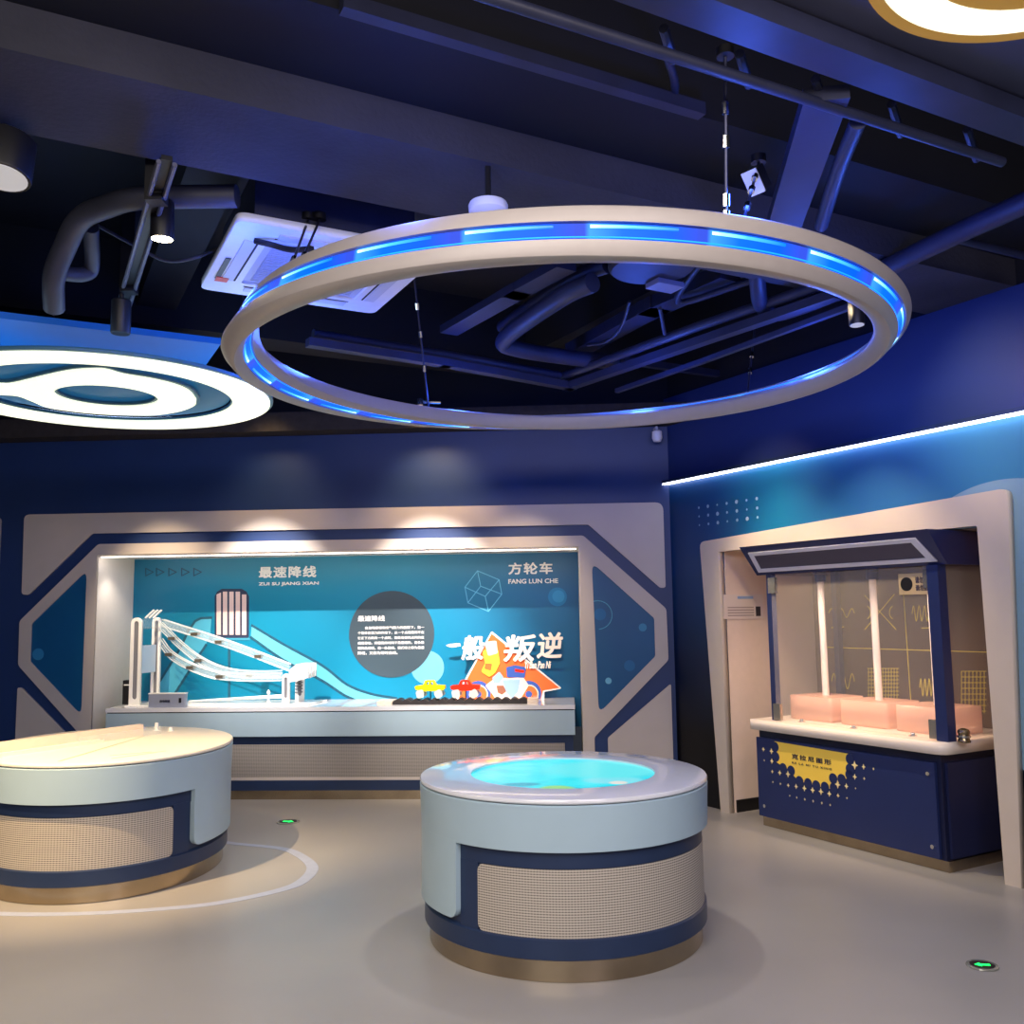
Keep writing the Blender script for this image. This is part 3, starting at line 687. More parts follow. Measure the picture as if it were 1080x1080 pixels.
S(vplate('scarf_print', [rounded(SP([(330, 310), (440, 300), (455, 400), (420, 470), (380, 500), (320, 460), (350, 400)]), .02)], sd - .011, sd - .008, PRYEL, sg))
S(vplate('scarf_fold_print', [rounded(SP([(345, 250), (430, 240), (440, 330), (370, 350)]), .02)], sd - .0125, sd - .0085, PRCREAM, sg))
S(vplate('scarf_fold_print', [rounded(SP([(350, 400), (400, 405), (390, 455), (345, 440)]), .01)], sd - .0135, sd - .011, ORANGE, sg))
CREAM = mat('warm_white_print', (255, 244, 232), .4)
a = Sz(65, 290); b = Sz(178, 258)
S(vplate('brush_lettering', [rounded([(a[0], a[1] + .02), (a[0] + .05, b[1] - .006), (b[0] - .01, b[1]), (b[0], a[1] + .012), (a[0] + .06, a[1])], .006)], sd - .02, sd - .016, CREAM, sg))
for ch, x0_, y0_, x1_, y1_ in (('般', 180, 200, 345, 380), ('叛', 480, 195, 712, 392), ('逆', 715, 178, 903, 368)):
    a = Sz(x0_, y1_); b = Sz(x1_, y0_)
    S(vtext('brush_lettering', ch, (a[0], a[1], b[0], b[1]), sd - .016, CREAM, sg, .05, .004, shear=.12))
a = Sz(632, 440); b = Sz(818, 385)
S(vtext('script_lettering', 'Yi Ban Pan Ni', (a[0], a[1], b[0], b[1]), sd - .014, CREAM, sg, .05, .004, shear=.3))
for s in (-.25, .25):
    bm = bmesh.new(); box(bm, s - .015, s + .015, -.04, .06, 0, .03); finish(bm, 'foot', ACRYL, sg)

# ================================================================== ROUND TABLES
def prof_body(Rt, Rb, zt, zb, z0, z1, t):
    """closed profile of a shell on a tapering body"""
    def rad(z): return Rb + (Rt - Rb) * (z - zb) / (zt - zb)
    return [(rad(z0), z0), (rad(z1), z1), (rad(z1) - t, z1), (rad(z0) - t, z0)]
def round_table(name, label, cx, cy, sx, sy, rot, lobes, mesh_arc, hole=0, topm=None):
    tb = empty(name, Matrix.Translation((cx, cy, 0)) @ Matrix.Rotation(rot, 4, 'Z'), label, 'table', 'drum-shaped display tables')
    R1 = .689; k = dict(sx=sx, sy=sy)
    ir = hole
    top = [(R1 - .006, .716), (R1, .722), (R1, .730), (R1 - .004, .7365), (R1 - .010, .738)]
    if ir: top += [(ir, .738), (ir, .716)]; plathe('worktop', WHITE, tb, top, n=128, closed_prof=True, **k)
    else: plathe('worktop', topm or WHITE, tb, top, n=128, **k)
    plathe('groove', GROOVE, tb, [(R1 - .014, .70), (R1 - .014, .7165), (.45, .7165), (.45, .70)], n=96, closed_prof=True, **k)
    plathe('upper_body', PALE, tb, [(R1 - .036, .52), (R1 - .007, .523), (R1, .708), (R1 - .004, .712), (R1 - .06, .712), (R1 - .06, .52)], n=128, closed_prof=True, **k)
    def wrapped(nm, m_, ri, ro, z0, z1, a0, a1, n, rc, top=True):
        # curved sheet with rounded corners
        bm = bmesh.new(); cols = []; mid = (a0 + a1) / 2
        cuts = [a0 + (rc / R1) * (1 - cos(pi / 2 * q / 6)) for q in range(7)]; cuts += [a1 - (c_ - a0) for c_ in cuts][::-1]
        A_ = sorted(set([round(v, 6) for v in cuts + [a0 + rc / R1 + (a1 - a0 - 2 * rc / R1) * q / n for q in range(n + 1)]]))
        for a in A_:
            e_ = min(a - a0, a1 - a) * R1; e_ = max(0, min(rc, e_)); f = rc - math.sqrt(max(0, rc * rc - (rc - e_) ** 2))
            za = z0 + f; zb = z1 - (f if top else 0); X = sin(a); Y = -cos(a)
            cols.append([bm.verts.new((r_ * X * sx, r_ * Y * sy, z_)) for r_, z_ in ((ri, za), (ro, za), (ro, zb), (ri, zb))])
        for A, B_ in zip(cols, cols[1:]):
            for q in range(4): bm.faces.new((A[q], B_[q], B_[(q + 1) % 4], A[(q + 1) % 4]))
        bm.faces.new(cols[0][::-1]); bm.faces.new(cols[-1])
        return finish(bm, nm, m_, tb, smooth=True)
    for a0, a1 in lobes: wrapped('side_panel', PALE, R1 - .04, R1 - .0065, .203, .53, a0, a1, 40, .045, False)
    plathe('inner_body', NAVY, tb, [(R1 - .030, .09), (R1 - .022, .095), (R1 - .022, .172), (R1 - .040, .18), (R1 - .040, .445), (R1 - .034, .452), (R1 - .034, .53), (.4, .53), (.4, .09)], n=128, closed_prof=True, **k)
    a0, a1 = mesh_arc; Rm = R1 - .026
    for e0, e1 in ((a0 - .16, a0), (a1, a1 + .16)):
        bm = bmesh.new(); lathe(bm, [(R1 - .042, .17), (R1 - .033, .17), (R1 - .033, .455), (R1 - .042, .455)], n=10, a0=e0, a1=e1, closed_prof=True, **k); finish(bm, 'end_stile', NAVY, tb, smooth=True)
    o = wrapped('mesh_panel', MESH, R1 - .042, R1 - .032, .176, .449, a0, a1, 90, .03)
    add_uv(o, lambda c: (atan2(c.x, -c.y) * .68, c.z))
    plathe('plinth', STEEL, tb, [(R1 - .048, 0), (R1 - .045, .003), (R1 - .045, .092), (R1 - .06, .095), (R1 - .1, .095), (R1 - .1, 0)], n=128, closed_prof=True, **k)
    return tb
t1 = round_table('display_table', 'round pale blue table with a glowing cyan screen bowl in its top', .228, 4.636, 1, 1, 0, [(radians(-130), radians(-46))], (radians(-37), radians(122)), hole=.444)
# glowing bowl
SCR = mat('screen_bowl', (20, 60, 70), .25); nn, ll, bb = nodes(SCR)
tc = nn.new('ShaderNodeTexCoord'); no = nn.new('ShaderNodeTexNoise'); no.inputs['Scale'].default_value = 4.5; no.inputs['Detail'].default_value = 4; no.inputs['Distortion'].default_value = .6
ll.new(tc.outputs['Object'], no.inputs['Vector'])
r = nn.new('ShaderNodeValToRGB'); e = r.color_ramp.elements; e[0].position = .35; e[0].color = lin((0, 200, 226)); e[1].position = .62; e[1].color = lin((60, 236, 244))
k = e.new(.48); k.color = lin((10, 226, 240)); ll.new(no.outputs['Fac'], r.inputs['Fac'])
def blob(sock_col, cx, cy, rx, ry, col, soft=.6):
    sp_ = nn.new('ShaderNodeSeparateXYZ'); ll.new(tc.outputs['Object'], sp_.inputs['Vector'])
    ops = []
    for s_, c_, q_ in (('X', cx, rx), ('Y', cy, ry)):
        a_ = nn.new('ShaderNodeMath'); a_.operation = 'SUBTRACT'; a_.inputs[1].default_value = c_; ll.new(sp_.outputs[s_], a_.inputs[0])
        b_ = nn.new('ShaderNodeMath'); b_.operation = 'DIVIDE'; b_.inputs[1].default_value = q_; ll.new(a_.outputs[0], b_.inputs[0])
        c2_ = nn.new('ShaderNodeMath'); c2_.operation = 'POWER'; c2_.inputs[1].default_value = 2; ll.new(b_.outputs[0], c2_.inputs[0]); ops.append(c2_)
    s2 = nn.new('ShaderNodeMath'); s2.operation = 'ADD'; ll.new(ops[0].outputs[0], s2.inputs[0]); ll.new(ops[1].outputs[0], s2.inputs[1])
    s3 = nn.new('ShaderNodeMath'); s3.operation = 'ADD'; ll.new(s2.outputs[0], s3.inputs[0]); ll.new(no.outputs['Fac'], s3.inputs[1])
    mr = nn.new('ShaderNodeMapRange'); mr.inputs['From Min'].default_value = 1.5; mr.inputs['From Max'].default_value = 1.5 - soft; ll.new(s3.outputs[0], mr.inputs['Value'])
    mx = nn.new('ShaderNodeMix'); mx.data_type = 'RGBA'; ll.new(mr.outputs['Result'], mx.inputs['Factor']); ll.new(sock_col, mx.inputs['A']); mx.inputs['B'].default_value = lin(col); return mx.outputs['Result']
cc = r.outputs['Color']
cc = blob(cc, -.05, -.40, .09, .09, (150, 214, 110)); cc = blob(cc, -.2, -.28, .10, .05, (0, 168, 196)); cc = blob(cc, .22, -.2, .16, .12, (130, 226, 236)); cc = blob(cc, .2, .1, .34, .30, (100, 232, 236)); cc = blob(cc, .24, -.27, .05, .05, (230, 226, 214))
ll.new(cc, bb.inputs['Emission Color']); bb.inputs['Emission Strength'].default_value = .72
plathe('screen_bowl', SCR, t1, [(.444, .730), (.42, .722), (.30, .705), (.15, .697), (.0, .695)], n=96)
t2 = round_table('display_table', 'drum-shaped white-topped table at left carrying a low rail', -2.524, 5.936, .731 / .689, .867 / .689, .298, [(radians(46), radians(140)), (radians(-200), radians(-120))], (radians(-118), radians(36)), topm=mat('matt_cream_top', (236, 228, 212), .42, noise=.02))

# on the left table : low rail, clear end stop, pegs
def onT(px, py, z=.738): return onz(px, py, z)
p0 = onT(-60, 806); p1 = onT(151, 776)
d = (p1 - p0); ang = atan2(d.y, d.x); L = d.length
rl = empty('low_rail', Matrix.Translation(p0) @ Matrix.Rotation(ang, 4, 'Z'), 'long low cream rail lying across the left table top', 'rail')
RAILM = mat('cream_rail', (224, 206, 190), .35, noise=.02)
pbox('upright_board', RAILM, rl, 0, L, .0, .045, 0, .075, bevel=.003)
pbox('ledge', mat('cream_ledge', (236, 222, 208), .3), rl, 0, L * .74, -.05, -.001, 0, .02, bevel=.003)
pbox('clear_strip', ACRYL, rl, L * .62, L + .12, -.03, -.018, 0, .05)
for px, py in ((165, 770.5), (180, 771)):
    q = onT(px, py); o = plathe('peg', ACRYLW, None, [(.022, 0), (.022, .004), (.013, .008), (.013, .05 if px < 170 else .02), (.010, .054 if px < 170 else .024), (0, .054 if px < 170 else .024)], n=20, M=Matrix.Translation(q))
    tag(o, 'taller white peg near the rail end on the left table' if px < 170 else 'short white peg at the far edge of the left table', 'peg')
SCORE = mat('score_line_print', (206, 190, 168), .4)
o = None
bm = bmesh.new()
for a, b in (((62, 803), (150, 777)), ((118, 800), (175, 792)), ((116, 797), (160, 793))):
    A = onT(*a, .7385); Bq = onT(*b, .7385); dd = (Bq - A).normalized(); n_ = Vector((-dd.y, dd.x, 0)) * .008
    vs = [bm.verts.new(v) for v in (A - n_, Bq - n_, Bq + n_, A + n_)]; vt = [bm.verts.new(v.co + Vector((0, 0, .001))) for v in vs]
    bm.faces.new(vt); bm.faces.new(vs[::-1])
    for i in range(4): bm.faces.new((vs[i], vs[(i + 1) % 4], vt[(i + 1) % 4], vt[i]))
bm.transform(t2.matrix_world.inverted())
finish(bm, 'score_lines', SCORE, t2)

# ================================================================== RIGHT CABINET
cabx = -4.3
cb = empty('display_cabinet', RW.M @ Matrix.Translation((cabx, .3, 0)), 'navy display cabinet with white counter, glass front and dark canopy in the right recess', 'cabinet')
cbi = cb.matrix_world.inverted() @ RW.M
def Cb(o): o.data.transform(cbi); o.data.update(); return o
def cbox(name, m, x0, x1, y0, y1, z0, z1, bevel=0, parent=None):
    bm = bmesh.new(); box(bm, x0, x1, y0, y1, z0, z1); return Cb(finish(bm, name, m, parent or cb, bevel=bevel))
cbox('plinth', STEEL, -5.02, -3.56, -.055, .72, 0, .062)
cbox('carcass', DNAVY, -5.02, -3.57, -.06, .76, .063, .665)
fp = cbox('front_panel', CABNAVY, -5.03, -3.60, -.082, -.061, .07, .612, .003)
cbox('side_panel', mat('side_navy', (30, 36, 72), .35), -3.569, -3.552, -.03, .74, .075, .612, .003)
CT = mat('cream_counter', (238, 226, 214), .28, coat=.3)
Cb(hplate('countertop', [rounded([(-5.045, -.125), (-3.50, -.125), (-3.50, .78), (-5.045, .78)], [.01, .09, .0, 0])], .668, .738, CT, cb))
# printed sign on the front panel
def Cx(px, py): return RW.xz(px, py, -.083)
# yellow field : picture shape measured on the panel
yf = [(817, 781.8), (898, 795.5), (898, 808), (897, 818), (890, 823), (883, 827), (881, 831), (874, 832), (866, 830), (858, 828), (850, 826), (842, 823), (836, 817), (831, 811.5), (825, 808), (818, 803), (817, 791)]
Cb(vplate('yellow_field', [[Cx(*p) for p in yf]], -.084, -.082, SIGNY, fp))
dots = []; R0 = .034
for px, py, k in [(790 + a / 6.353, 770 + b / 6.353, r) for a, b, r in ((175, 112, 1), (180, 178, 1), (230, 255, 1), (283, 272, 1), (340, 342, 1), (397, 357, 1), (452, 372, 1), (510, 382, 1), (565, 325, 1), (622, 330, 1), (570, 388, 1), (678, 195, 1), (678, 262, 1), (672, 300, .9))]:
    c = Cx(px, py); dots.append((c[0], c[1], R0 * k))
Cb(vdiscs('navy_dots', dots, -.0855, -.084, CABNAVY, fp, 28))
star = []
for a, b, r in ((98, 128, 14), (152, 142, 18), (155, 208, 16), (104, 203, 7), (158, 278, 11), (208, 286, 16), (263, 295, 20), (265, 370, 12), (318, 378, 15), (373, 390, 18), (428, 402, 18), (484, 412, 20), (540, 427, 17), (599, 439, 12), (596, 365, 22), (655, 376, 16), (710, 235, 24), (770, 246, 15), (836, 260, 8), (711, 313, 16), (774, 325, 9), (716, 390, 6), (658, 456, 7), (546, 502, 7), (490, 489, 8), (432, 476, 8), (376, 464, 8), (322, 452, 7), (212, 360, 8), (162, 348, 7), (275, 440, 5)):
    c = Cx(790 + a / 6.353, 770 + b / 6.353); q = r / 6.353 / 150
    star.append([(c[0], c[1] + q * 1.1), (c[0] + q * .3, c[1] + q * .3), (c[0] + q, c[1]), (c[0] + q * .3, c[1] - q * .3), (c[0], c[1] - q * 1.1), (c[0] - q * .3, c[1] - q * .3), (c[0] - q, c[1]), (c[0] - q * .3, c[1] + q * .3)])
bm = bmesh.new()
for s_ in star:
    A = [bm.verts.new((x, -.087, z)) for x, z in s_]; A2 = [bm.verts.new((x, -.0855, z)) for x, z in s_]
    bm.faces.new(A); bm.faces.new(A2[::-1])
    for i in range(8): bm.faces.new((A[i], A2[i], A2[(i + 1) % 8], A[(i + 1) % 8]))
Cb(finish(bm, 'star_sparkles', mat('pale_yellow_print', (244, 226, 164), .5), fp))
a = Cx(835.5, 800); b = Cx(877, 806)
TXT = mat('sign_dark_text', (52, 48, 66), .5)
Cb(vtext('lettering', '克拉尼图形', (a[0], .500, b[0], .535), -.0845, TXT, fp, .02, .002, space=1.35))
Cb(vtext('lettering', 'KE LA NI TU XING', (a[0], .468, b[0], .482), -.0845, TXT, fp, .0, .002, space=1.35))
for px, py in ((979, 816), (984, 893), (807, 850)):
    c = Cx(px, py); bm = bmesh.new(); tube(bm, [(c[0], -.083, c[1]), (c[0], -.092, c[1])], .012, 16); Cb(finish(bm, 'screw_cap', CHROME, fp, smooth=True))
# posts, canopy
def cpost(x, y, w=.05): cbox('post', CABNAVY, x - w / 2, x + w / 2, y - w / 2, y + w / 2, .738, 1.757, .004)
cpost(-4.885, -.02, .045); cpost(-3.545, -.03, .075); cpost(-4.885, .64, .045); cpost(-3.545, .64, .045)
bm = bmesh.new()
y0t, y0b = -.20, -.05
pts = [(-4.99, y0b, 1.757), (-3.455, y0b, 1.757), (-3.455, .72, 1.757), (-4.99, .72, 1.757), (-4.99, y0t - .01, 1.958), (-3.455, y0t - .01, 1.958), (-3.455, .72, 1.958), (-4.99, .72, 1.958)]
vs = [bm.verts.new(p) for p in pts]
for f in ((3, 2, 1, 0), (4, 5, 6, 7), (0, 1, 5, 4), (1, 2, 6, 5), (2, 3, 7, 6), (3, 0, 4, 7)): bm.faces.new([vs[i] for i in f])
cn = Cb(finish(bm, 'canopy', mat('canopy_navy', (30, 38, 84), .22, coat=.4), cb, bevel=.008))
# inset sign frame on the sloping face
sl = Vector((0, y0t - .01 - y0b, .201)); sl_n = Vector((0, -.201, y0t - .01 - y0b)).normalized()
def onslope(x, t, off): p = Vector((x, y0b, 1.757)) + sl * t + sl_n * off; return p
def slope_quad(name, L, o0, o1, m):
    me = plate_mesh(L, 1.0); me.name = name
    for v in me.vertices:
        off = o0 if v.co.z < 0 else o1; v.co = onslope(v.co.x, v.co.y, off)
    merge_doubles(me); o = link(name, me, m, cn); return Cb(o)
fo_ = [(-4.945, .12), (-3.50, .12), (-3.56, .80), (-4.93, .80)]; fi_ = [(-4.905, .23), (-3.56, .23), (-3.60, .69), (-4.895, .69)]
slope_quad('sign_border', [fo_, fi_], .001, .010, mat('lavender_white', (206, 206, 220), .35))
slope_quad('sign_face', [fi_], .0008, .004, mat('sign_face_dark', (70, 66, 84), .2, coat=.3))
# glass
gl = cbox('glass_front', GLASS, -4.86, -3.585, -.045, -.039, .742, 1.752)
cbox('glass_side', GLASS, -3.535, -3.529, .01, .61, .742, 1.752)
for x, z in ((-4.85, .80), (-4.85, 1.68), (-3.61, .80), (-3.59, 1.68)): cbox('hinge', mat('hinge_steel', (170, 166, 158), .25, metal=.8), x - .03, x + .035, -.056, -.03, z - .055, z + .055, .004)
# notice on the glass
a = RW.xz(948.5, 627.5, -.05); b = RW.xz(986, 603.5, -.05)
nt_ = cbox('notice', mat('notice_amber', (178, 158, 124), .4), a[0], b[0], -.050, -.046, a[1], b[1])
cN2 = ((a[0] * .78 + b[0] * .22), (a[1] + b[1]) / 2)
Cb(vdiscs('notice_icon', [(cN2[0], cN2[1], .042)], -.052, -.050, BLACK, nt_, 24))
wN = b[0] - a[0]; hN = b[1] - a[1]
Cb(vtext('lettering', '请勿触摸', (a[0] + wN * .46, a[1] + hN * .52, b[0] - wN * .08, b[1] - hN * .16), -.0505, TXT, nt_, .02, .001))
Cb(vtext('lettering', '请勿拍打', (a[0] + wN * .46, a[1] + hN * .16, b[0] - wN * .08, a[1] + hN * .46), -.0505, TXT, nt_, .02, .001))
# bronze back panel with etched figures
bp_ = cbox('back_panel', BROWN, -4.87, -3.5, .67, .68, .742, 1.757)
yq = .669
def Kx(px, py): return RW.xz(px, py, yq)
def sine(px0, px1, py, amp, n):
    return [Kx(px0 + (px1 - px0) * k / 60, py - amp * sin(2 * pi * n * k / 60)) for k in range(61)]
etch = [sine(874, 901, 646.5, 4.5, 2.5), sine(877, 901, 718.5, 8, 2.5), sine(962, 988, 647, 8, 4.5), sine(970, 992, 725, 9, 5)]
etch += [[Kx(912, 628), Kx(945, 664)], [Kx(943, 627), Kx(912, 664)]]
for sgn, xx in ((1, 913), (-1, 943)):
    etch.append([Kx(xx + sgn * 5 * cos(t), 646 - 7 * sin(t)) for t in [(-1.2 + 2.4 * k / 16) for k in range(17)]])
etch += [[Kx(877, 662), Kx(890, 661.3)], [Kx(972, 662.5), Kx(984, 662)]]
Cb(vlines('etched_figure', etch, .006, yq, yq + .0012, YLINE, bp_))
g = []
for i in range(11):
    x = 916 + i * 3; g.append([Kx(x, 705), Kx(x, 737)])
for j in range(9): g.append([Kx(915, 705 + j * 4), Kx(948, 705 + j * 4)])
for i in range(7):
    x = 1014 + i * 4; g.append([Kx(x, 708), Kx(x, 752)])
for j in range(8): g.append([Kx(1014, 708 + j * 6), Kx(1040, 708 + j * 6)])
Cb(vlines('etched_grid', g, .0035, yq, yq + .0012, YLINE, bp_))
Cb(vlines('panel_seam', [[Kx(866, 682.5), Kx(1046, 688)], [Kx(953, 628), Kx(962, 760)]], .005, yq - .001, yq + .0012, YLINE, bp_))
# three pink clear boxes, their rods
RODM = mat('white_rod', (240, 228, 226), .25, coat=.2)
for k, rx in enumerate((-4.72, -4.27, -3.83)):
    bxm = empty('plate_box', RW.M @ Matrix.Translation((rx, .3, .738)), ['left pink acrylic box on the cabinet counter behind glass', 'middle pink acrylic box on the cabinet counter behind glass', 'right pink acrylic box on the counter beside the thick post'][k], 'exhibit', 'pink acrylic boxes in the cabinet')
    hplate('cover', [rounded([(-.19, -.17), (.19, -.17), (.19, .17), (-.19, .17)], .03)], .004, .165, PINK, bxm)
    pbox('base', mat('pink_base', (238, 190, 172), .4), bxm, -.175, .175, -.155, .155, 0, .012)
    ptube('rod', RODM, bxm, [(0, 0, .165), (0, 0, .965)], .024, 16)
    plathe('rod_cap', CABNAVY, bxm, [(.04, .965), (.04, 1.015), (0, 1.015)], n=20)
for k, (px, py) in enumerate(((845.5, 761.5), (900.5, 768.5), (963, 776.5))):
    q = RW.at(px, py, -.09); d_ = ray(px, py); 
    w_ = onz(px, py, .738)
    o = empty('push_button', Matrix.Translation(w_), ['chrome push button at the left on the cabinet counter', 'chrome push button in the middle of the cabinet counter', 'chrome push button at the right on the cabinet counter'][k], 'button', 'chrome buttons on the cabinet counter')
    plathe('bezel', CHROME, o, [(.026, 0), (.026, .004), (.018, .007), (0, .007)], n=24)
    plathe('cap', mat('button_cap', (170, 176, 190), .2, metal=.5), o, [(.013, .007), (.013, .018), (.009, .021), (0, .021)], n=20)
w_ = onz(1017, 783, .738)
kn = empty('padlock', Matrix.Translation(w_) @ Matrix.Rotation(RW.ang, 4, 'Z'), 'small steel lock knob on the counter right of the thick post', 'lock')
plathe('knob', mat('bronze_knob', (150, 132, 104), .25, metal=.9), kn, [(.034, 0), (.036, .008), (.030, .02), (.030, .05), (.034, .058), (.028, .072), (.012, .08), (0, .08)], n=28)
plathe('collar', CHROME, kn, [(.0375, .028), (.0375, .040), (.028, .040), (.028, .028)], n=28, closed_prof=True)
# notice on the recess's left side wall
nx = -5.435
def Nx(px, py):   # picture point on the side wall plane x = nx of RW
    d = ray(px, py); p = RW.o + RW.x * nx; t = (p - EYE).dot(RW.x) / d.dot(RW.x); q = EYE + d * t - RW.o; return q.dot(RW.y), q.z
a = Nx(763.5, 653); b = Nx(804, 627)
nw = empty('wall_notice', RW.M, 'pale printed notice on the left side wall of the right recess', 'notice')
bm = bmesh.new(); box(bm, nx, nx + .003, min(a[0], b[0]), max(a[0], b[0]), a[1], b[1]); finish(bm, 'sheet', mat('notice_sheet', (222, 208, 200), .3), nw)
bm = bmesh.new(); ys = min(a[0], b[0]); ye = max(a[0], b[0]); dz = b[1] - a[1]
for k in range(4): box(bm, nx + .003, nx + .004, ys + .04, ye - .1, a[1] + dz * (.12 + .11 * k), a[1] + dz * (.16 + .11 * k))
finish(bm, 'text_rows', mat('grey_rows', (160, 146, 140), .5), nw)
bm = bmesh.new(); box(bm, nx + .003, nx + .0045, ys + .35 * (ye - ys), ys + .75 * (ye - ys), a[1] + dz * .82, a[1] + dz * .93); finish(bm, 'heading', mat('notice_blue', (150, 176, 214), .5), nw)
bm = bmesh.new(); box(bm, nx + .003, nx + .0045, ye - .08, ye - .03, a[1] + dz * .1, a[1] + dz * .5); finish(bm, 'icon', mat('notice_icon_dark', (60, 54, 60), .5), nw, bevel=.001)

# ================================================================== SUSPENDED TWISTED RING
RC = Vector((.25, 4.49, 2.75)); RR = 1.52
PSI = [(0, -5), (45, -20), (90, -50), (135, -65), (180, -77), (225, -104), (270, -128), (315, -163), (360, -185)]
def psi(th):
    d = math.degrees(th) % 360
    for (a, u_), (b, w_) in zip(PSI, PSI[1:]):
        if a <= d <= b:
            t = (d - a) / (b - a)
            # Catmull-Rom slopes, the table repeats every turn shifted by -180
            def val(i):
                if i < 0: return PSI[len(PSI) - 1 + i][1] + 180
                if i >= len(PSI): return PSI[i - len(PSI) + 1][1] - 180
                return PSI[i][1]
            i = PSI.index((a, u_)); p0, p1, p2, p3 = val(i - 1), u_, w_, val(i + 2)
            return radians(.5 * ((2 * p1) + (p2 - p0) * t + (2 * p0 - 5 * p1 + 4 * p2 - p3) * t * t + (3 * p1 - p0 - 3 * p2 + p3) * t ** 3))
def ring_frame(th):
    er = Vector((sin(th), -cos(th), 0)); ez = Vector((0, 0, 1)); a = psi(th)
    n = cos(a) * er + sin(a) * ez; w = -sin(a) * er + cos(a) * ez
    return RC + er * RR, n, w
RWD, RTH, CW, CD = .178, .092, .060, .022
h, t_, c_, dp_ = RWD / 2, RTH / 2, CW / 2, CD
half = [(t_ - dp_, -c_), (t_ - dp_, c_), (t_, c_), (t_, h - .022), (t_ - .007, h - .007), (t_ - .022, h)]   # (normal, width)
half2 = [(-(t_ - .022), h), (-(t_ - .007), h - .007), (-t_, h - .022), (-t_, c_), (-(t_ - dp_), c_)]
sec = half + half2; sec = [(t_, -c_)] + sec
sec = [(t_, -c_), (t_ - dp_, -c_), (t_ - dp_, c_), (t_, c_), (t_, h - .022), (t_ - .007, h - .007), (t_ - .022, h), (-(t_ - .022), h), (-(t_ - .007), h - .007), (-t_, h - .022)]
sec = sec + [(-a, -b) for a, b in sec]
NS = len(sec); NR = 288
rg = empty('pendant_ring_light', Matrix.Translation(RC), 'large twisted white ring with blue light bands hanging from the ceiling', 'light')
bm = bmesh.new(); rows = []
for i in range(NR):
    p, n, w = ring_frame(2 * pi * i / NR); p = p - RC
    rows.append([bm.verts.new(p + n * a + w * b) for a, b in sec])
for i in range(NR):
    A = rows[i]; B_ = rows[(i + 1) % NR]; off = NS // 2 if i == NR - 1 else 0
    for j in range(NS): bm.faces.new((A[j], A[(j + 1) % NS], B_[(j + 1 + off) % NS], B_[(j + off) % NS]))
o = finish(bm, 'ring_shell', RINGW, rg, smooth=True)
# LED strip: runs twice round, once on each face
LEDM = mat('blue_led_strip', (2, 6, 20), .6, spec=.2); nn, ll, bb = nodes(LEDM)
uvn = nn.new('ShaderNodeUVMap'); uvn.uv_map = 'UVMap'; sp_ = nn.new('ShaderNodeSeparateXYZ'); ll.new(uvn.outputs['UV'], sp_.inputs['Vector'])
ml = nn.new('ShaderNodeMath'); ml.operation = 'MULTIPLY'; ml.inputs[1].default_value = 47; ll.new(sp_.outputs['X'], ml.inputs[0])
fr = nn.new('ShaderNodeMath'); fr.operation = 'FRACT'; ll.new(ml.outputs[0], fr.inputs[0])
r = nn.new('ShaderNodeValToRGB'); ll.new(fr.outputs[0], r.inputs['Fac']); e = r.color_ramp.elements
e[0].position = 0; e[0].color = (.02, .05, .45, 1); e[1].position = 1; e[1].color = (.02, .05, .45, 1)
for p_, c in ((.04, (.03, .22, 1.0, 1)), (.3, (.0, .10, 1.0, 1)), (.7, (.0, .07, .85, 1)), (.93, (.02, .05, .45, 1))): k = e.new(p_); k.color = c
ll.new(r.outputs['Color'], bb.inputs['Emission Color']); bb.inputs['Emission Strength'].default_value = 1.5
def ring_band(name, m, n0, n1, w0, w1, a0, a1, seg, uvw=True, parent=None):
    bm = bmesh.new(); uvl = bm.loops.layers.uv.new('UVMap'); rows = []
    for i in range(seg + 1):
        th = a0 + (a1 - a0) * i / seg; turn = int(th // (2 * pi)) ; p, n, w = ring_frame(th % (2 * pi)); s = -1 if turn % 2 else 1
        p = p - RC; n = n * s; w = w * s
        rows.append(([bm.verts.new(p + n * a + w * b) for a, b in ((n0, w0), (n0, w1), (n1, w1 - .003), (n1, w0 + .003))], i / seg))
    for (A, u0), (B_, u1) in zip(rows, rows[1:]):
        for j in range(4):
            f = bm.faces.new((A[j], A[(j + 1) % 4], B_[(j + 1) % 4], B_[j]))
            for l, uu in zip(f.loops, (u0, u0, u1, u1)): l[uvl].uv = (uu, j / 4)
    return finish(bm, name, m, parent or rg, smooth=True)
ring_band('led_strip', LEDM, t_ - dp_ + .001, t_ - .006, -c_ + .004, c_ - .004, 0, 4 * pi, 576)
# comet-like light bars, one per run, and the steady line along the other side
HEADM = mat('led_head', (10, 60, 120), .3); nn, ll, bb = nodes(HEADM)
uvn = nn.new('ShaderNodeUVMap'); uvn.uv_map = 'UVMap'; sp_ = nn.new('ShaderNodeSeparateXYZ'); ll.new(uvn.outputs['UV'], sp_.inputs['Vector'])
r = nn.new('ShaderNodeValToRGB'); ll.new(sp_.outputs['X'], r.inputs['Fac']); e = r.color_ramp.elements
e[0].position = 0; e[0].color = (.45, .85, 1, 1); e[1].position = 1; e[1].color = (.0, .08, .5, 1)
for p_, c in ((.12, (.22, .62, 1.0, 1)), (.45, (.04, .28, 1.0, 1))): k = e.new(p_); k.color = c
ll.new(r.outputs['Color'], bb.inputs['Emission Color']); bb.inputs['Emission Strength'].default_value = 2.2
LINEM = emis('led_thin_line', (20, 120, 255), 1.6)
for k in range(47):
    a = 4 * pi * k / 47 + .012
    ring_band('led_bar', HEADM, t_ - .0058, t_ - .0035, c_ * .45 - .0055, c_ * .45 + .0055, a, a + .19, 10)
ring_band('led_line', LINEM, t_ - .0058, t_ - .0040, -c_ * .72 - .0025, -c_ * .72 + .0025, 0, 4 * pi, 576)

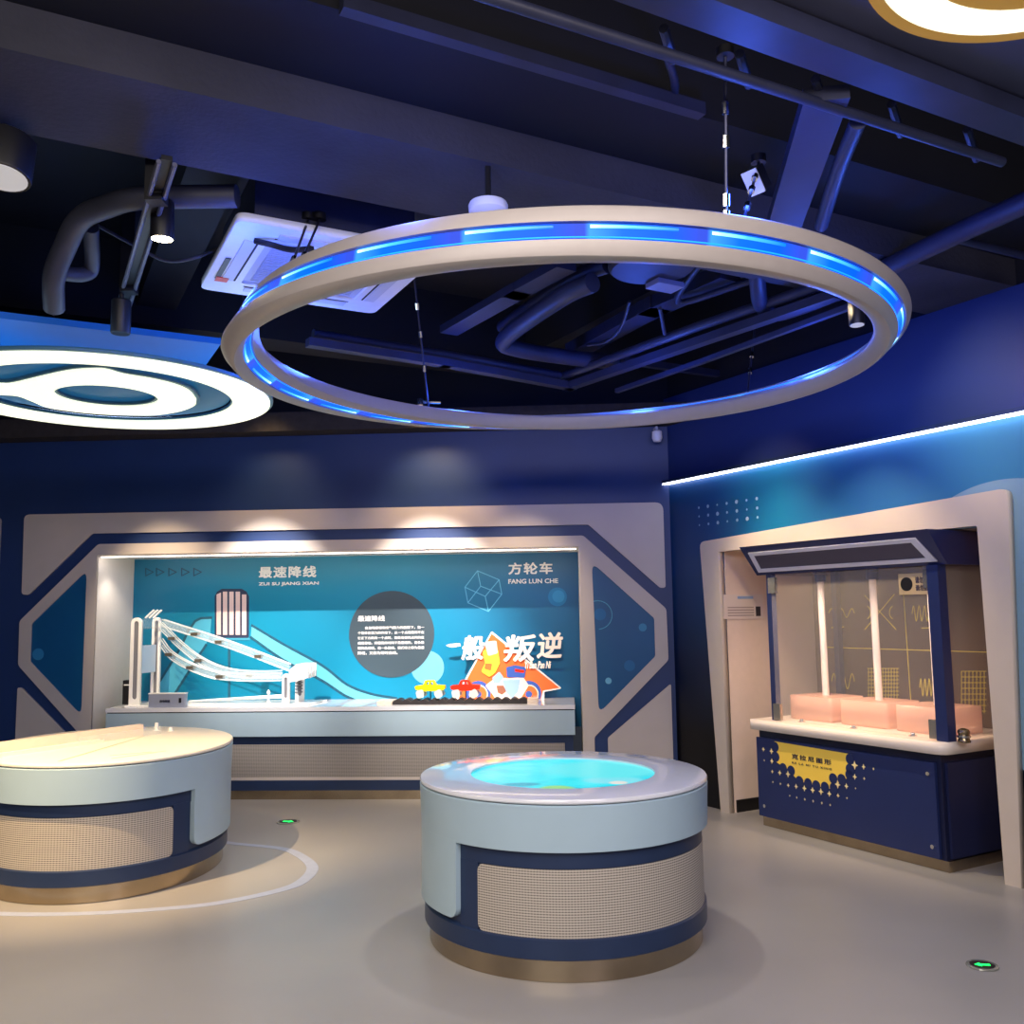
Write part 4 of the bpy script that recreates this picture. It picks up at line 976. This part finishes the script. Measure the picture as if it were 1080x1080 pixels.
# hanging wires with ferrules
def wire(pxs, zt, th, label, frac=(.25, .45, .7)):
    p, n, w = ring_frame(th); base = p + Vector((0, 0, .06)); top = onz(pxs[0], pxs[1], zt)
    o = empty('hanging_wire', Matrix.Translation(top), label, 'wire', 'ring suspension wires')
    ptube('cable', WIRE, o, [(0, 0, 0), base - top], .006, 6)
    for f in frac: c = (base - top) * f; d_ = (base - top).normalized(); ptube('ferrule', CHROME, o, [c - d_ * .02, c + d_ * .02], .013, 8)
    plathe('ceiling_cup', BLACK, o, [(.03, 0), (.03, .03), (0, .03)], n=16)
# azimuths: from picture
def az(px, py):
    q = onz(px, py, 2.78) - RC; return atan2(q.x, -q.y) % (2 * pi)
wire((800, 172), 3.25, az(812, 230), 'steel wire holding the ring at its near right')
wire((765, 60), 3.35, az(800, 222), 'longer slanting steel wire with clips at the ring\'s near right', (.3, .5, .85, .95))
wire((325, 232), 3.3, az(326, 300), 'black wire in front of the air-conditioner panel, left one', (.8,))
wire((337, 232), 3.3, az(338, 296), 'black wire in front of the air-conditioner panel, right one', (.8,))
wire((436, 285), 3.55, az(441, 440), 'steel wire holding the far left of the ring')
wire((796, 345), 3.3, az(800, 420), 'steel wire holding the far right of the ring')

# ================================================================== CLOUD-LIKE RING LAMPS
LAMPW = emis('lamp_white', (238, 244, 220), .85)
TEALS = mat('teal_lamp_edge', (70, 118, 142), .4)
LC = Vector((-2.365, 5.325, 2.8))
lp = empty('disc_lamp', Matrix.Translation(LC), 'large glowing white disc lamp with ring and eye shaped openings at upper left', 'lamp')
def LZ(px, py): q = onz(px, py, 2.8) - LC; return (q.x, q.y)
hplate('housing', [ell(0, 0, .950, n=96), ell(0, 0, .705, n=96)], .002, .022, TEALS, lp)
hplate('ring_diffuser', [ell(0, 0, .932, n=96), ell(0, -.03, .722, n=96)], -.012, .002, LAMPW, lp)
hc = LZ(112.5, 416); 
blobp = [(207, 420.5), (205, 426), (190, 432), (165, 436), (139, 436.3), (105, 435), (75, 432), (50, 428), (35, 422), (19, 416), (0, 414.5), (-18, 413), (-40, 409), (-36, 405), (-18, 405), (0, 404), (14, 403.5), (50, 395), (75, 390), (97, 388.4), (112, 389), (130, 394), (160, 399), (185, 405), (200, 412)]
bl = [LZ(*p) for p in blobp]; bl = [tuple(p[:2]) for p in bez([(x, y, 0) for x, y in bl] + [(bl[0][0], bl[0][1], 0)], 4)][:-1]
cx0 = sum(p[0] for p in bl) / len(bl); cy0 = sum(p[1] for p in bl) / len(bl)
eye = ell(.02, -.018, .262, n=48); eye2 = ell(.02, -.018, .279, n=48)
big = [(cx0 + (x - cx0) * 1.035, cy0 + (y - cy0) * 1.035) for x, y in bl]
hplate('eye_housing', [big, eye], .002, .022, TEALS, lp)
hplate('eye_diffuser', [bl, eye2], -.012, .002, LAMPW, lp)
hplate('back_plate', [ell(0, 0, .70, n=64)], .030, .036, mat('teal_acrylic_back', (40, 104, 140), .3, alpha=.6, emit=(30, 92, 132), es=.45), lp)
hplate('added_top_glow', [ell(0, 0, .92, n=64), ell(0, 0, .73, n=64)], .023, .028, emis('top_glow', (190, 220, 255), 3.2), lp)  # unseen glowing ring added on top to brighten the blue ceiling panel
for a in (.6, 2.4, 4.2):
    ptube('suspension', WIRE, lp, [(.8 * cos(a), .8 * sin(a), .1), (.8 * cos(a), .8 * sin(a), .9)], .006, 6)
# gold-rimmed lamp at upper right
L2C = Vector((1.167, 1.768, 2.9))
l2 = empty('disc_lamp', Matrix.Translation(L2C), 'gold-rimmed glowing white lamp cut by the top right corner', 'lamp')
GOLD = mat('gold_rim', (178, 140, 70), .4, emit=(178, 132, 52), es=.35)
hplate('rim', [ell(0, 0, .407, n=80), ell(0, 0, .378, n=80)], -.004, .07, GOLD, l2)
hplate('diffuser', [ell(0, 0, .378, n=80), ell(0, 0, .285, n=64)], -.003, .03, LAMPW, l2)
hplate('centre_plate', [ell(0, 0, .285, n=64)], -.001, .03, GOLD, l2)
ptube('suspension', WIRE, l2, [(.3, .1, .06), (.3, .1, .8)], .006, 6); ptube('suspension', WIRE, l2, [(-.3, .1, .06), (-.3, .1, .8)], .006, 6)

# coloured ceiling panels
a = onz(-40, 331, 3.2); b = onz(235, 360, 3.2); av = UVf(a); bv = UVf(b)
o = tag(finish((lambda bm: (box(bm, bv[0] - 3.2, bv[0], av[1], av[1] + 2.3, 3.2, 3.24), bm)[1])(bmesh.new()), 'ceiling_panel', mat('bright_blue_panel', (10, 110, 190), .45, noise=.05, nscale=2), M=MU), 'flat bright blue ceiling panel above the large disc lamp', 'ceiling panel')
P = [onz(x, y, 3.3) for x, y in ((770, -60), (812, 38), (880, 60), (1110, 138), (1190, 80), (1190, -60))]
o = hplate('ceiling_panel', [[(p.x, p.y) for p in P]], 3.3, 3.33, mat('slate_blue_panel', (62, 66, 92), .5, noise=.06, nscale=3)); tag(o, 'flat slate grey ceiling panel behind the gold-rimmed lamp', 'ceiling panel')

# ================================================================== AIR CONDITIONER
zA = 3.2; q0 = onz(252, 232, zA); q1 = onz(211, 305, zA); q2 = onz(393, 331, zA)
AX = (q2 - q1).normalized(); AY = (q0 - q1).normalized(); sz = ((q2 - q1).length + (q0 - q1).length) / 2
AC_ = q1 + (q2 - q1) / 2 + (q0 - q1) / 2
Mac = Matrix((AX, -AY if AX.cross(AY).z < 0 else AY, Vector((0, 0, 1)))).transposed().to_4x4(); Mac.translation = AC_
ac = empty('ceiling_air_conditioner', Mac, 'square white ceiling cassette air conditioner left of the blue ring', 'air conditioner')
hs = sz / 2; sgn = -1 if AX.cross(AY).z < 0 else 1
ACW = mat('ac_white', (226, 228, 236), .35, noise=.02)
hplate('panel', [rounded([(-hs, -hs), (hs, -hs), (hs, hs), (-hs, hs)], .05), rounded([(-.30, -.30), (.30, -.30), (.30, .30), (-.30, .30)], .02)], 0, .04, ACW, ac)
for k in range(4):
    R4 = Matrix.Rotation(k * pi / 2, 4, 'Z'); bm = bmesh.new(); box(bm, -.27, .27, -.40, -.345, -.006, .0, R4); finish(bm, 'louvre', mat('ac_louvre', (196, 200, 214), .4), ac, bevel=.002)
    bm = bmesh.new(); box(bm, -.28, .28, -.342, -.332, -.001, .001, R4); finish(bm, 'air_slot', GROOVE, ac)
bm = bmesh.new(); box(bm, -.298, .298, -.298, .298, .012, .03)
for k in range(22): box(bm, -.26, .26, -.26 + k * .0245, -.252 + k * .0245, .006, .013)
finish(bm, 'grille', mat('ac_grille', (188, 192, 208), .5), ac)
for dx in (0, .045):
    bm = bmesh.new(); box(bm, -.435 + dx, -.41 + dx, -.15 * sgn - .17, -.15 * sgn + .12, -.005, -.001); finish(bm, 'control_strip', mat('ac_dark_strip', (34, 26, 44), .4), ac, bevel=.001)
bm = bmesh.new(); box(bm, -.43, -.37, -.27 * sgn - .03, -.27 * sgn + .03, -.008, -.004); finish(bm, 'red_mark', mat('red_mark', (220, 60, 50), .4), ac, bevel=.001)
ptube('cable', BLACK, ac, bez([(-.36, .3 * sgn, -.01), (-.30, .34 * sgn, -.03), (-.2, .32 * sgn, -.03), (-.1, .33 * sgn, -.01)], 5), .014, 8)
bm = bmesh.new(); box(bm, -.38, .38, -.38, .38, .041, .30); finish(bm, 'body', DUCT, ac)

# ================================================================== SERVICES ON THE CEILING
def bar(name, L, z, w, hh, m, label, cat, group=None):
    """straight rectangular duct / tray through picture points at height z"""
    pts = [onz(x, y, z) for x, y in L]; c = pts[0]
    o = empty(name, Matrix.Translation(c), label, cat, group) if False else None
    bm = bmesh.new()
    for a, b in zip(pts, pts[1:]):
        d = (b - a); ln = d.length; M_ = Matrix.Translation(a - c) @ Matrix.Rotation(atan2(d.y, d.x), 4, 'Z'); box(bm, -w / 2, ln + w / 2, -w / 2, w / 2, 0, hh, M_)
    ob = finish(bm, name, m, None, M=Matrix.Translation(c)); tag(ob, label, cat, group); return ob
def pipe(name, P3, r, m, label, cat='pipe', group=None, smoothn=6):
    c = P3[0]; bm = bmesh.new(); tube(bm, bez([p - c for p in P3], smoothn) if smoothn else [p - c for p in P3], r, 14)
    ob = finish(bm, name, m, None, smooth=True, M=Matrix.Translation(c)); tag(ob, label, cat, group); return ob
def Z(*L): return [onz(x, y, z) for x, y, z in L]
# left: bent pipe with branch
pipe('bent_pipe', Z((250, 207, 3.30), (150, 209, 3.30), (112, 218, 3.30), (84, 232, 3.28), (68, 262, 3.2), (57, 292, 3.1), (57, 325, 3.0)), .05, PIPE, 'thick painted pipe bending downwards at upper left')
pipe('bent_pipe', Z((54, 284, 3.14), (72, 289, 3.14), (90, 289, 3.16), (97, 280, 3.2), (96, 240, 3.3)), .035, PIPE, 'short branch looping back from the bent pipe at upper left')
pipe('thin_cable', Z((230, 262, 3.3), (205, 272, 3.22), (175, 275, 3.22), (140, 258, 3.3), (100, 236, 3.4)), .008, PIPE, 'thin drooping cable beside the lit spotlight', 'cable')
# lighting track at left (hangs below the beam and runs away)
ta = onz(176, 172, 3.18); tb_ = onz(130, 325, 3.18)
tk = empty('lighting_track', Matrix.Translation(ta), 'black lighting track running away from the concrete beam at upper left', 'lighting track')
dT = tb_ - ta; pT = Vector((-dT.y, dT.x, 0)).normalized() * .028
for s in (-1, 1): bm = bmesh.new(); tube(bm, [pT * s, dT + pT * s], .010, 6); finish(bm, 'rail', mat('grey_track', (104, 104, 116), .4, metal=.5), tk)
bm = bmesh.new(); box(bm, 0, dT.length, -.02, .02, .012, .03, Matrix.Rotation(atan2(dT.y, dT.x), 4, 'Z')); finish(bm, 'channel', BLACK, tk)
for f in (.18, .82): bm = bmesh.new(); c = dT * f; box(bm, c.x - .035, c.x + .035, c.y - .035, c.y + .035, c.z - .02, c.z + .5); finish(bm, 'bracket', BLACK, tk)

def spot(px, py, z, aim, label, lit=0, size=.045, glass=(255, 236, 200), name='spotlight', body=BLACK):
    """cylindrical track spot whose face sits at the picture point"""
    p = onz(px, py, z); d = (Vector(aim) - p).normalized(); M_ = Matrix.Translation(p) @ d.to_track_quat('-Z', 'Y').to_matrix().to_4x4()
    o = empty(name, M_, label, 'spotlight')
    plathe('housing', body, o, [(size * 1.12, -.004), (size * 1.15, .002), (size * 1.15, .15), (size, .16), (0, .16)], n=28)
    plathe('lens', emis('lens_%d' % lit, glass, lit) if lit else mat('unlit_lens', (190, 196, 210), .3), o, [(0, -.006), (size, -.006), (size, .004), (0, .004)], n=28)
    q = M_.inverted() @ (p + Vector((0, 0, .28))); ptube('stem', BLACK, o, [(0, 0, .1), q], .012, 8)
    return o, p, d
spot(171, 251, 3.1, (-1.5, 4.0, 0), 'lit warm spotlight beside the lighting track at upper left', 25, .042)
o, p, d = spot(848, 376, 3.45, onz(848, 376, 3.45) + Vector((-.9, -1.2, -2)), 'small lit spotlight seen inside the right part of the ring', 5, .042)
o, p, d = spot(2, 186, 3.1, onz(2, 190, 3.1) + Vector((0, -.35, -2)), 'round-faced ceiling lamp cut by the left edge', .45, .085, (190, 188, 186))
o, p, d = spot(904, 342, 2.95, onz(904, 342, 2.95) + Vector((0, -.1, -2)), 'pale downlight peeking out behind the ring at its right', .6, .034, (210, 210, 225))
bmx = onz(127, 352, 2.95)
o = empty('spotlight', Matrix.Translation(bmx), 'black cylinder spotlight hanging in front of the blue ceiling panel', 'spotlight')
plathe('housing', BLACK, o, [(0, 0), (.045, 0), (.048, .006), (.048, .17), (.04, .178), (0, .178)], n=28); ptube('stem', BLACK, o, [(0, 0, .17), (0, 0, .42)], .012, 8)
o = empty('ceiling_speaker', Matrix.Translation(onz(515, 226, 3.1)), 'small round dome fixture lit blue just above the ring', 'ceiling fixture')
plathe('dome', mat('white_fixture', (216, 220, 232), .4), o, [(0, -.01), (.055, -.006), (.078, .01), (.08, .035), (.075, .045), (0, .045)], n=36); ptube('stem', BLACK, o, [(0, 0, .04), (0, 0, .3)], .012, 8)
# tilted flat fixture at (795,192)
pF = onz(795, 192, 3.15)
o = empty('flood_fixture', Matrix.Translation(pF) @ Matrix.Rotation(.7, 4, 'Z') @ Matrix.Rotation(.9, 4, 'Y'), 'small tilted fixture with a pale face above the ring, beside the wires', 'ceiling fixture')
pbox('housing', BLACK, o, -.045, .045, -.03, .03, .0, .06, bevel=.01); pbox('face', mat('white_fixture', (216, 220, 232), .4), o, -.048, .048, -.032, .032, -.01, .0, bevel=.004)
# bullet camera hanging under the ring's far side
pC = BK.w(BK.xz(693, 459, -.12)[0], -.12, BK.xz(693, 459, -.12)[1])
o = empty('security_camera', Matrix.Translation(pC), 'small white camera mounted high on the back wall near the room corner', 'camera')
WF = mat('white_fixture', (216, 220, 232), .4)
plathe('housing', WF, o, [(0, -.06), (.03, -.055), (.043, -.025), (.040, .03), (.018, .045), (0, .045)], n=24); ptube('bracket', WF, o, [(0, 0, .03), (.0, .02, .07), (.0, .125, .07)], .012, 8)
pC = onz(443, 424, 2.85)
o = empty('ring_connector', Matrix.Translation(pC) @ Matrix.Rotation(.1, 4, 'Z'), 'little metal connector on the wire at the ring\'s far left', 'connector')
ptube('bolt', CHROME, o, [(0, 0, 0), (.13, 0, .0)], .011, 8); plathe('nut', CHROME, o, [(0, -.02), (.022, -.02), (.022, .02), (0, .02)], n=6)

# long runs near the top
bar('cable_tray', [(640, -22), (1130, 158)], 3.22, .13, .07, DUCT, 'broad dark cable tray crossing the upper right of the ceiling', 'cable tray')
pipe('conduit', Z((500, -8, 3.2), (1057, 171, 3.2)), .019, DUCT, 'thin conduit parallel to the broad tray at upper right', smoothn=0)
for k in range(5):
    x = 700 + 80 * k; a = onz(x, 28 + 26.5 * k + 2, 3.25); b = onz(x + 10, 64 + 26 * k, 3.25)
    bm = bmesh.new(); tube(bm, [Vector(), b - a], .016, 8); o = finish(bm, 'tray_bracket', DUCT, None, smooth=True, M=Matrix.Translation(a)); tag(o, 'short cross bracket between the tray and the conduit', 'bracket', 'brackets between tray and conduit')
bar('duct', [(368, 14), (735, 122)], 3.44, .05, .05, DUCT, 'slim dark duct above the big concrete beam', 'duct')
# right side
bar('duct', [(868, 118), (828, 238)], 3.2, .15, .05, DUCT, 'flat duct running away behind the near right of the ring', 'duct')
pipe('conduit', Z((905, 128, 3.2), (884, 180, 3.2), (866, 238, 3.2)), .03, DUCT, 'narrow pipe right of the flat duct')
pipe('conduit', Z((1090, 210, 3.25), (1008, 247, 3.25), (930, 285, 3.25)), .05, DUCT, 'thick pipe sloping to the right edge above the right wall', smoothn=0)
pipe('conduit', Z((1008, 252, 3.3), (1090, 272, 3.3)), .02, DUCT, 'thin pipe branching off near the right edge', smoothn=0)
pipe('conduit', Z((704, 60, 3.5), (712, 95, 3.5), (702, 140, 3.5), (700, 200, 3.5)), .016, DUCT, 'thin curved pipe above the top of the ring')
# inside the ring
bar('cable_tray', [(600, 411), (878, 317)], 3.15, .07, .05, DUCT, 'long tray seen through the ring, running to the right', 'cable tray')
bar('cable_tray', [(602, 411), (470, 387), (330, 366)], 3.15, .07, .05, DUCT, 'long tray seen through the ring, running to the left', 'cable tray')
pipe('conduit', Z((590, 398, 3.25), (740, 343, 3.25), (880, 296, 3.25)), .03, DUCT, 'pipe above the long right-hand tray', smoothn=0)
pipe('conduit', Z((590, 396, 3.25), (470, 374, 3.25), (330, 352, 3.25)), .03, DUCT, 'pipe above the long left-hand tray', smoothn=0)
bar('cable_tray', [(652, 414), (745, 382), (900, 325)], 3.1, .035, .03, DUCT, 'narrow rail beyond the long tray inside the ring', 'rail')
pipe('duct_hose', Z((625, 298, 3.3), (590, 315, 3.3), (533, 357, 3.3), (545, 368, 3.28), (600, 377, 3.3), (650, 382, 3.3)), .055, DUCT, 'rounded hose that turns back in the middle of the ring', 'duct')
pipe('duct_hose', Z((640, 280, 3.4), (600, 296, 3.4), (530, 345, 3.4)), .045, DUCT, 'second hose above the rounded one', 'duct')
bar('duct', [(590, 288), (545, 312), (478, 350)], 3.35, .13, .05, DUCT, 'flat pale duct at the left inside the ring', 'duct')
bar('duct', [(760, 300), (690, 330), (612, 372)], 3.4, .16, .08, DUCT, 'wide flat duct in the centre of the ring', 'duct')
pipe('drooping_cable', Z((664, 318, 3.38), (655, 345, 3.3), (640, 360, 3.25), (620, 364, 3.3)), .010, DUCT, 'cable drooping in the centre of the ring', 'cable')
pipe('bent_pipe', Z((797, 268, 3.4), (799, 300, 3.3), (803, 322, 3.25), (818, 331, 3.25), (850, 322, 3.25), (900, 302, 3.25)), .045, DUCT, 'pipe with an elbow at the right inside the ring')
bar('duct', [(660, 384), (760, 398), (850, 404)], 3.35, .05, .05, DUCT, 'thin duct near the far rim of the ring', 'duct')
for k, (x, y) in enumerate(((703, 352), (700, 424), (697, 400))):
    if k < 1:
        a = onz(x - 7, 325, 3.3); b = onz(x - 2, 352, 3.25); bm = bmesh.new(); tube(bm, [Vector(), b - a], .012, 8); o = finish(bm, 'hanger_rod', DUCT, None, smooth=True, M=Matrix.Translation(a)); tag(o, 'short hanger rod above the long tray in the ring', 'rod')
fx = onz(688, 285, 3.35)
o = empty('fan_unit', Matrix.Translation(fx), 'round dark fan unit with a pale square plate above the ring', 'ceiling fixture')
plathe('drum', DUCT, o, [(0, 0), (.22, 0), (.24, .02), (.24, .2), (0, .2)], n=40)
bm = bmesh.new(); box(bm, -.09, .09, -.06, .06, -.03, -.001, Matrix.Translation((.1, .2, 0)) @ Matrix.Rotation(.5, 4, 'Z')); finish(bm, 'square_plate', mat('grey_plate', (120, 126, 160), .5), o, bevel=.005)
pipe('conduit', Z((745, 268, 3.4), (715, 318, 3.36), (780, 300, 3.36), (860, 272, 3.36)), .02, DUCT, 'thin pipe curving right from the fan unit')

# ================================================================== FLOOR EXIT MARKERS
GREEN = emis('exit_green', (20, 235, 90), 2.2)
def exit_marker(px, py, r, label, rot):
    p = onz(px, py, 0.002); o = empty('exit_floor_light', Matrix.Translation(p) @ Matrix.Rotation(rot, 4, 'Z'), label, 'exit sign', 'green exit floor lights')
    plathe('glass_ring', mat('ring_glass', (176, 178, 170), .12, metal=.5), o, [(r * 1.28, 0), (r * 1.25, .004), (r, .005), (r, 0)], n=48, closed_prof=True)
    plathe('dark_disc', BLACK, o, [(r, 0), (r, .004), (0, .004)], n=48)
    q = r * .62
    L = [(-q, 0), (-q * .2, q * .62), (-q * .2, q * .25), (q, q * .25), (q, -q * .25), (-q * .2, -q * .25), (-q * .2, -q * .62)]
    hplate('arrow', [L], .0042, .0056, GREEN, o)
exit_marker(1036, 1018.5, .050, 'green glowing arrow marker set in the floor at lower right', radians(-8))
exit_marker(304, 867, .065, 'small green arrow marker set in the floor before the bench', radians(170))

# ================================================================== LIGHTS
def kel(c): return lin(c)[:3]
WARM = kel((255, 226, 184)); NEUT = kel((255, 244, 232)); COOL = kel((214, 226, 255))
def spotl(name, loc, aim, w, ang, blend=.4, col=WARM, r=.03):
    l = bpy.data.lights.new(name, 'SPOT'); l.energy = w; l.color = col; l.spot_size = radians(ang); l.spot_blend = blend; l.shadow_soft_size = r
    o = bpy.data.objects.new(name, l); COL.objects.link(o); loc = Vector(loc); o.location = loc
    o.rotation_euler = (Vector(aim) - loc).to_track_quat('-Z', 'Y').to_euler(); return o
def area(name, loc, aim, w, sx, sy, col=NEUT):
    l = bpy.data.lights.new(name, 'AREA'); l.shape = 'RECTANGLE'; l.size = sx; l.size_y = sy; l.energy = w; l.color = col
    o = bpy.data.objects.new(name, l); COL.objects.link(o); loc = Vector(loc); o.location = loc
    o.rotation_euler = (Vector(aim) - loc).to_track_quat('-Z', 'Y').to_euler(); return o
def bw(px, y, z): a = BK.xz(px, 560)[0]; return BK.w(a, y, z)
# accent spots before the back wall: light the niche and its contents
for px, wt in ((455, 260), (285, 230)):
    spotl('accent_spot', bw(px, -1.25, 2.92), bw(px, .5, 1.05), wt * 1.9, 47, 1, NEUT, r=.015)
spotl('accent_spot', bw(170, -1.25, 2.92), bw(180, .5, 1.05), 170, 47, 1, r=.015)
spotl('accent_spot', bw(560, -1.25, 2.92), bw(545, .5, 1.05), 100, 47, 1, r=.015)
for px, wt in ((460, 52), (292, 20)): spotl('graze_spot', bw(px, -.55, 3.25), bw(px, .0, 2.30), wt * 1.25, 74, 1, kel((255, 214, 150)), r=.12)
spotl('niche_downlight', BK.w(aL + .2, .1, aT - .03), BK.w(aL + .02, .35, .8), 8, 90, .8, NEUT)
area('niche_strip_glow', BK.w((aL + aR) / 2, .03, aT - .03), BK.w((aL + aR) / 2, ND, aT - .5), 4.5, aR - aL - .1, .03, NEUT)
# left table
spotl('accent_spot', (-2.68, 4.34, 2.88), (-2.45, 5.6, .5), 420, 54, .8, kel((255, 216, 160)), r=.015)
spotl('accent_spot', (-3.6, 3.4, 3.1), (-2.5, 4.1, 0), 210, 90, 1, r=.04)
spotl('accent_spot', (-.9, 5.6, 3.1), (-.9, 6.9, 0), 90, 80, 1, r=.04)
# right cabinet
spotl('accent_spot', RW.w(-4.9, -.85, 3.0), RW.w(-4.7, .2, 1.1), 100, 60, .9, r=.02)
spotl('accent_spot', RW.w(-4.0, -.85, 3.0), RW.w(-4.0, .2, 1.1), 100, 62, .9, r=.02)
spotl('cabinet_downlight', RW.w(-4.0, .05, 1.74), RW.w(-4.0, .1, .7), 22, 150, 1, kel((255, 222, 190)), r=.05)
spotl('cabinet_downlight', RW.w(-4.6, .05, 1.74), RW.w(-4.6, .1, .7), 22, 150, 1, kel((255, 222, 190)), r=.05)
spotl('accent_spot', RW.w(-3.2, -1.2, 3.05), RW.w(-3.1, 0.05, 2.6), 60, 60, 1, r=.03)
spotl('accent_spot', RW.w(-4.9, -1.0, 3.05), RW.w(-4.9, 0.05, 2.1), 40, 60, 1, r=.03)
# general light of the hall: unseen area lights added below the ceiling, facing down
area('hall_fill', (-1.2, -.6, 3.1), (-1.0, .6, 0), 130, 3.0, 1.6, NEUT)
area('hall_fill', (1.8, .2, 3.1), (1.6, 2.0, 0), 60, 1.6, 1.6, kel((240, 228, 240)))
area('hall_fill', (.2, 1.6, 2.98), (.2, 2.6, 0), 34, 2.2, 1.2, NEUT)
spotl('accent_spot', (.3, 5.1, 3.1), (.3, 5.6, 0), 70, 100, 1, NEUT, r=.05)  # wide spot added to brighten the floor under the ring
# added point lights above the ring, standing in for its blue wash
for k in range(8):
    a = 2 * pi * (k + .5) / 8; p = RC + Vector((sin(a), -cos(a), 0)) * (RR) + Vector((0, 0, .14))
    l = bpy.data.lights.new('ring_blue_fill', 'POINT'); l.energy = 10; l.color = (.045, .13, 1); l.shadow_soft_size = .08
    o = bpy.data.objects.new('ring_blue_fill', l); COL.objects.link(o); o.location = p

w = bpy.data.worlds.new('world'); SC.world = w; w.use_nodes = True
w.node_tree.nodes['Background'].inputs['Color'].default_value = (.40, .44, .58, 1); w.node_tree.nodes['Background'].inputs['Strength'].default_value = .045
vs_ = SC.view_settings; vs_.view_transform = 'Standard'; vs_.look = 'None'; vs_.gamma = 1; vs_.exposure = .42; vs_.use_curve_mapping = False
SC.display_settings.display_device = 'sRGB'
try:
    SC.cycles.sample_clamp_indirect = 4; SC.cycles.max_bounces = 8; SC.cycles.transparent_max_bounces = 16
except Exception: pass
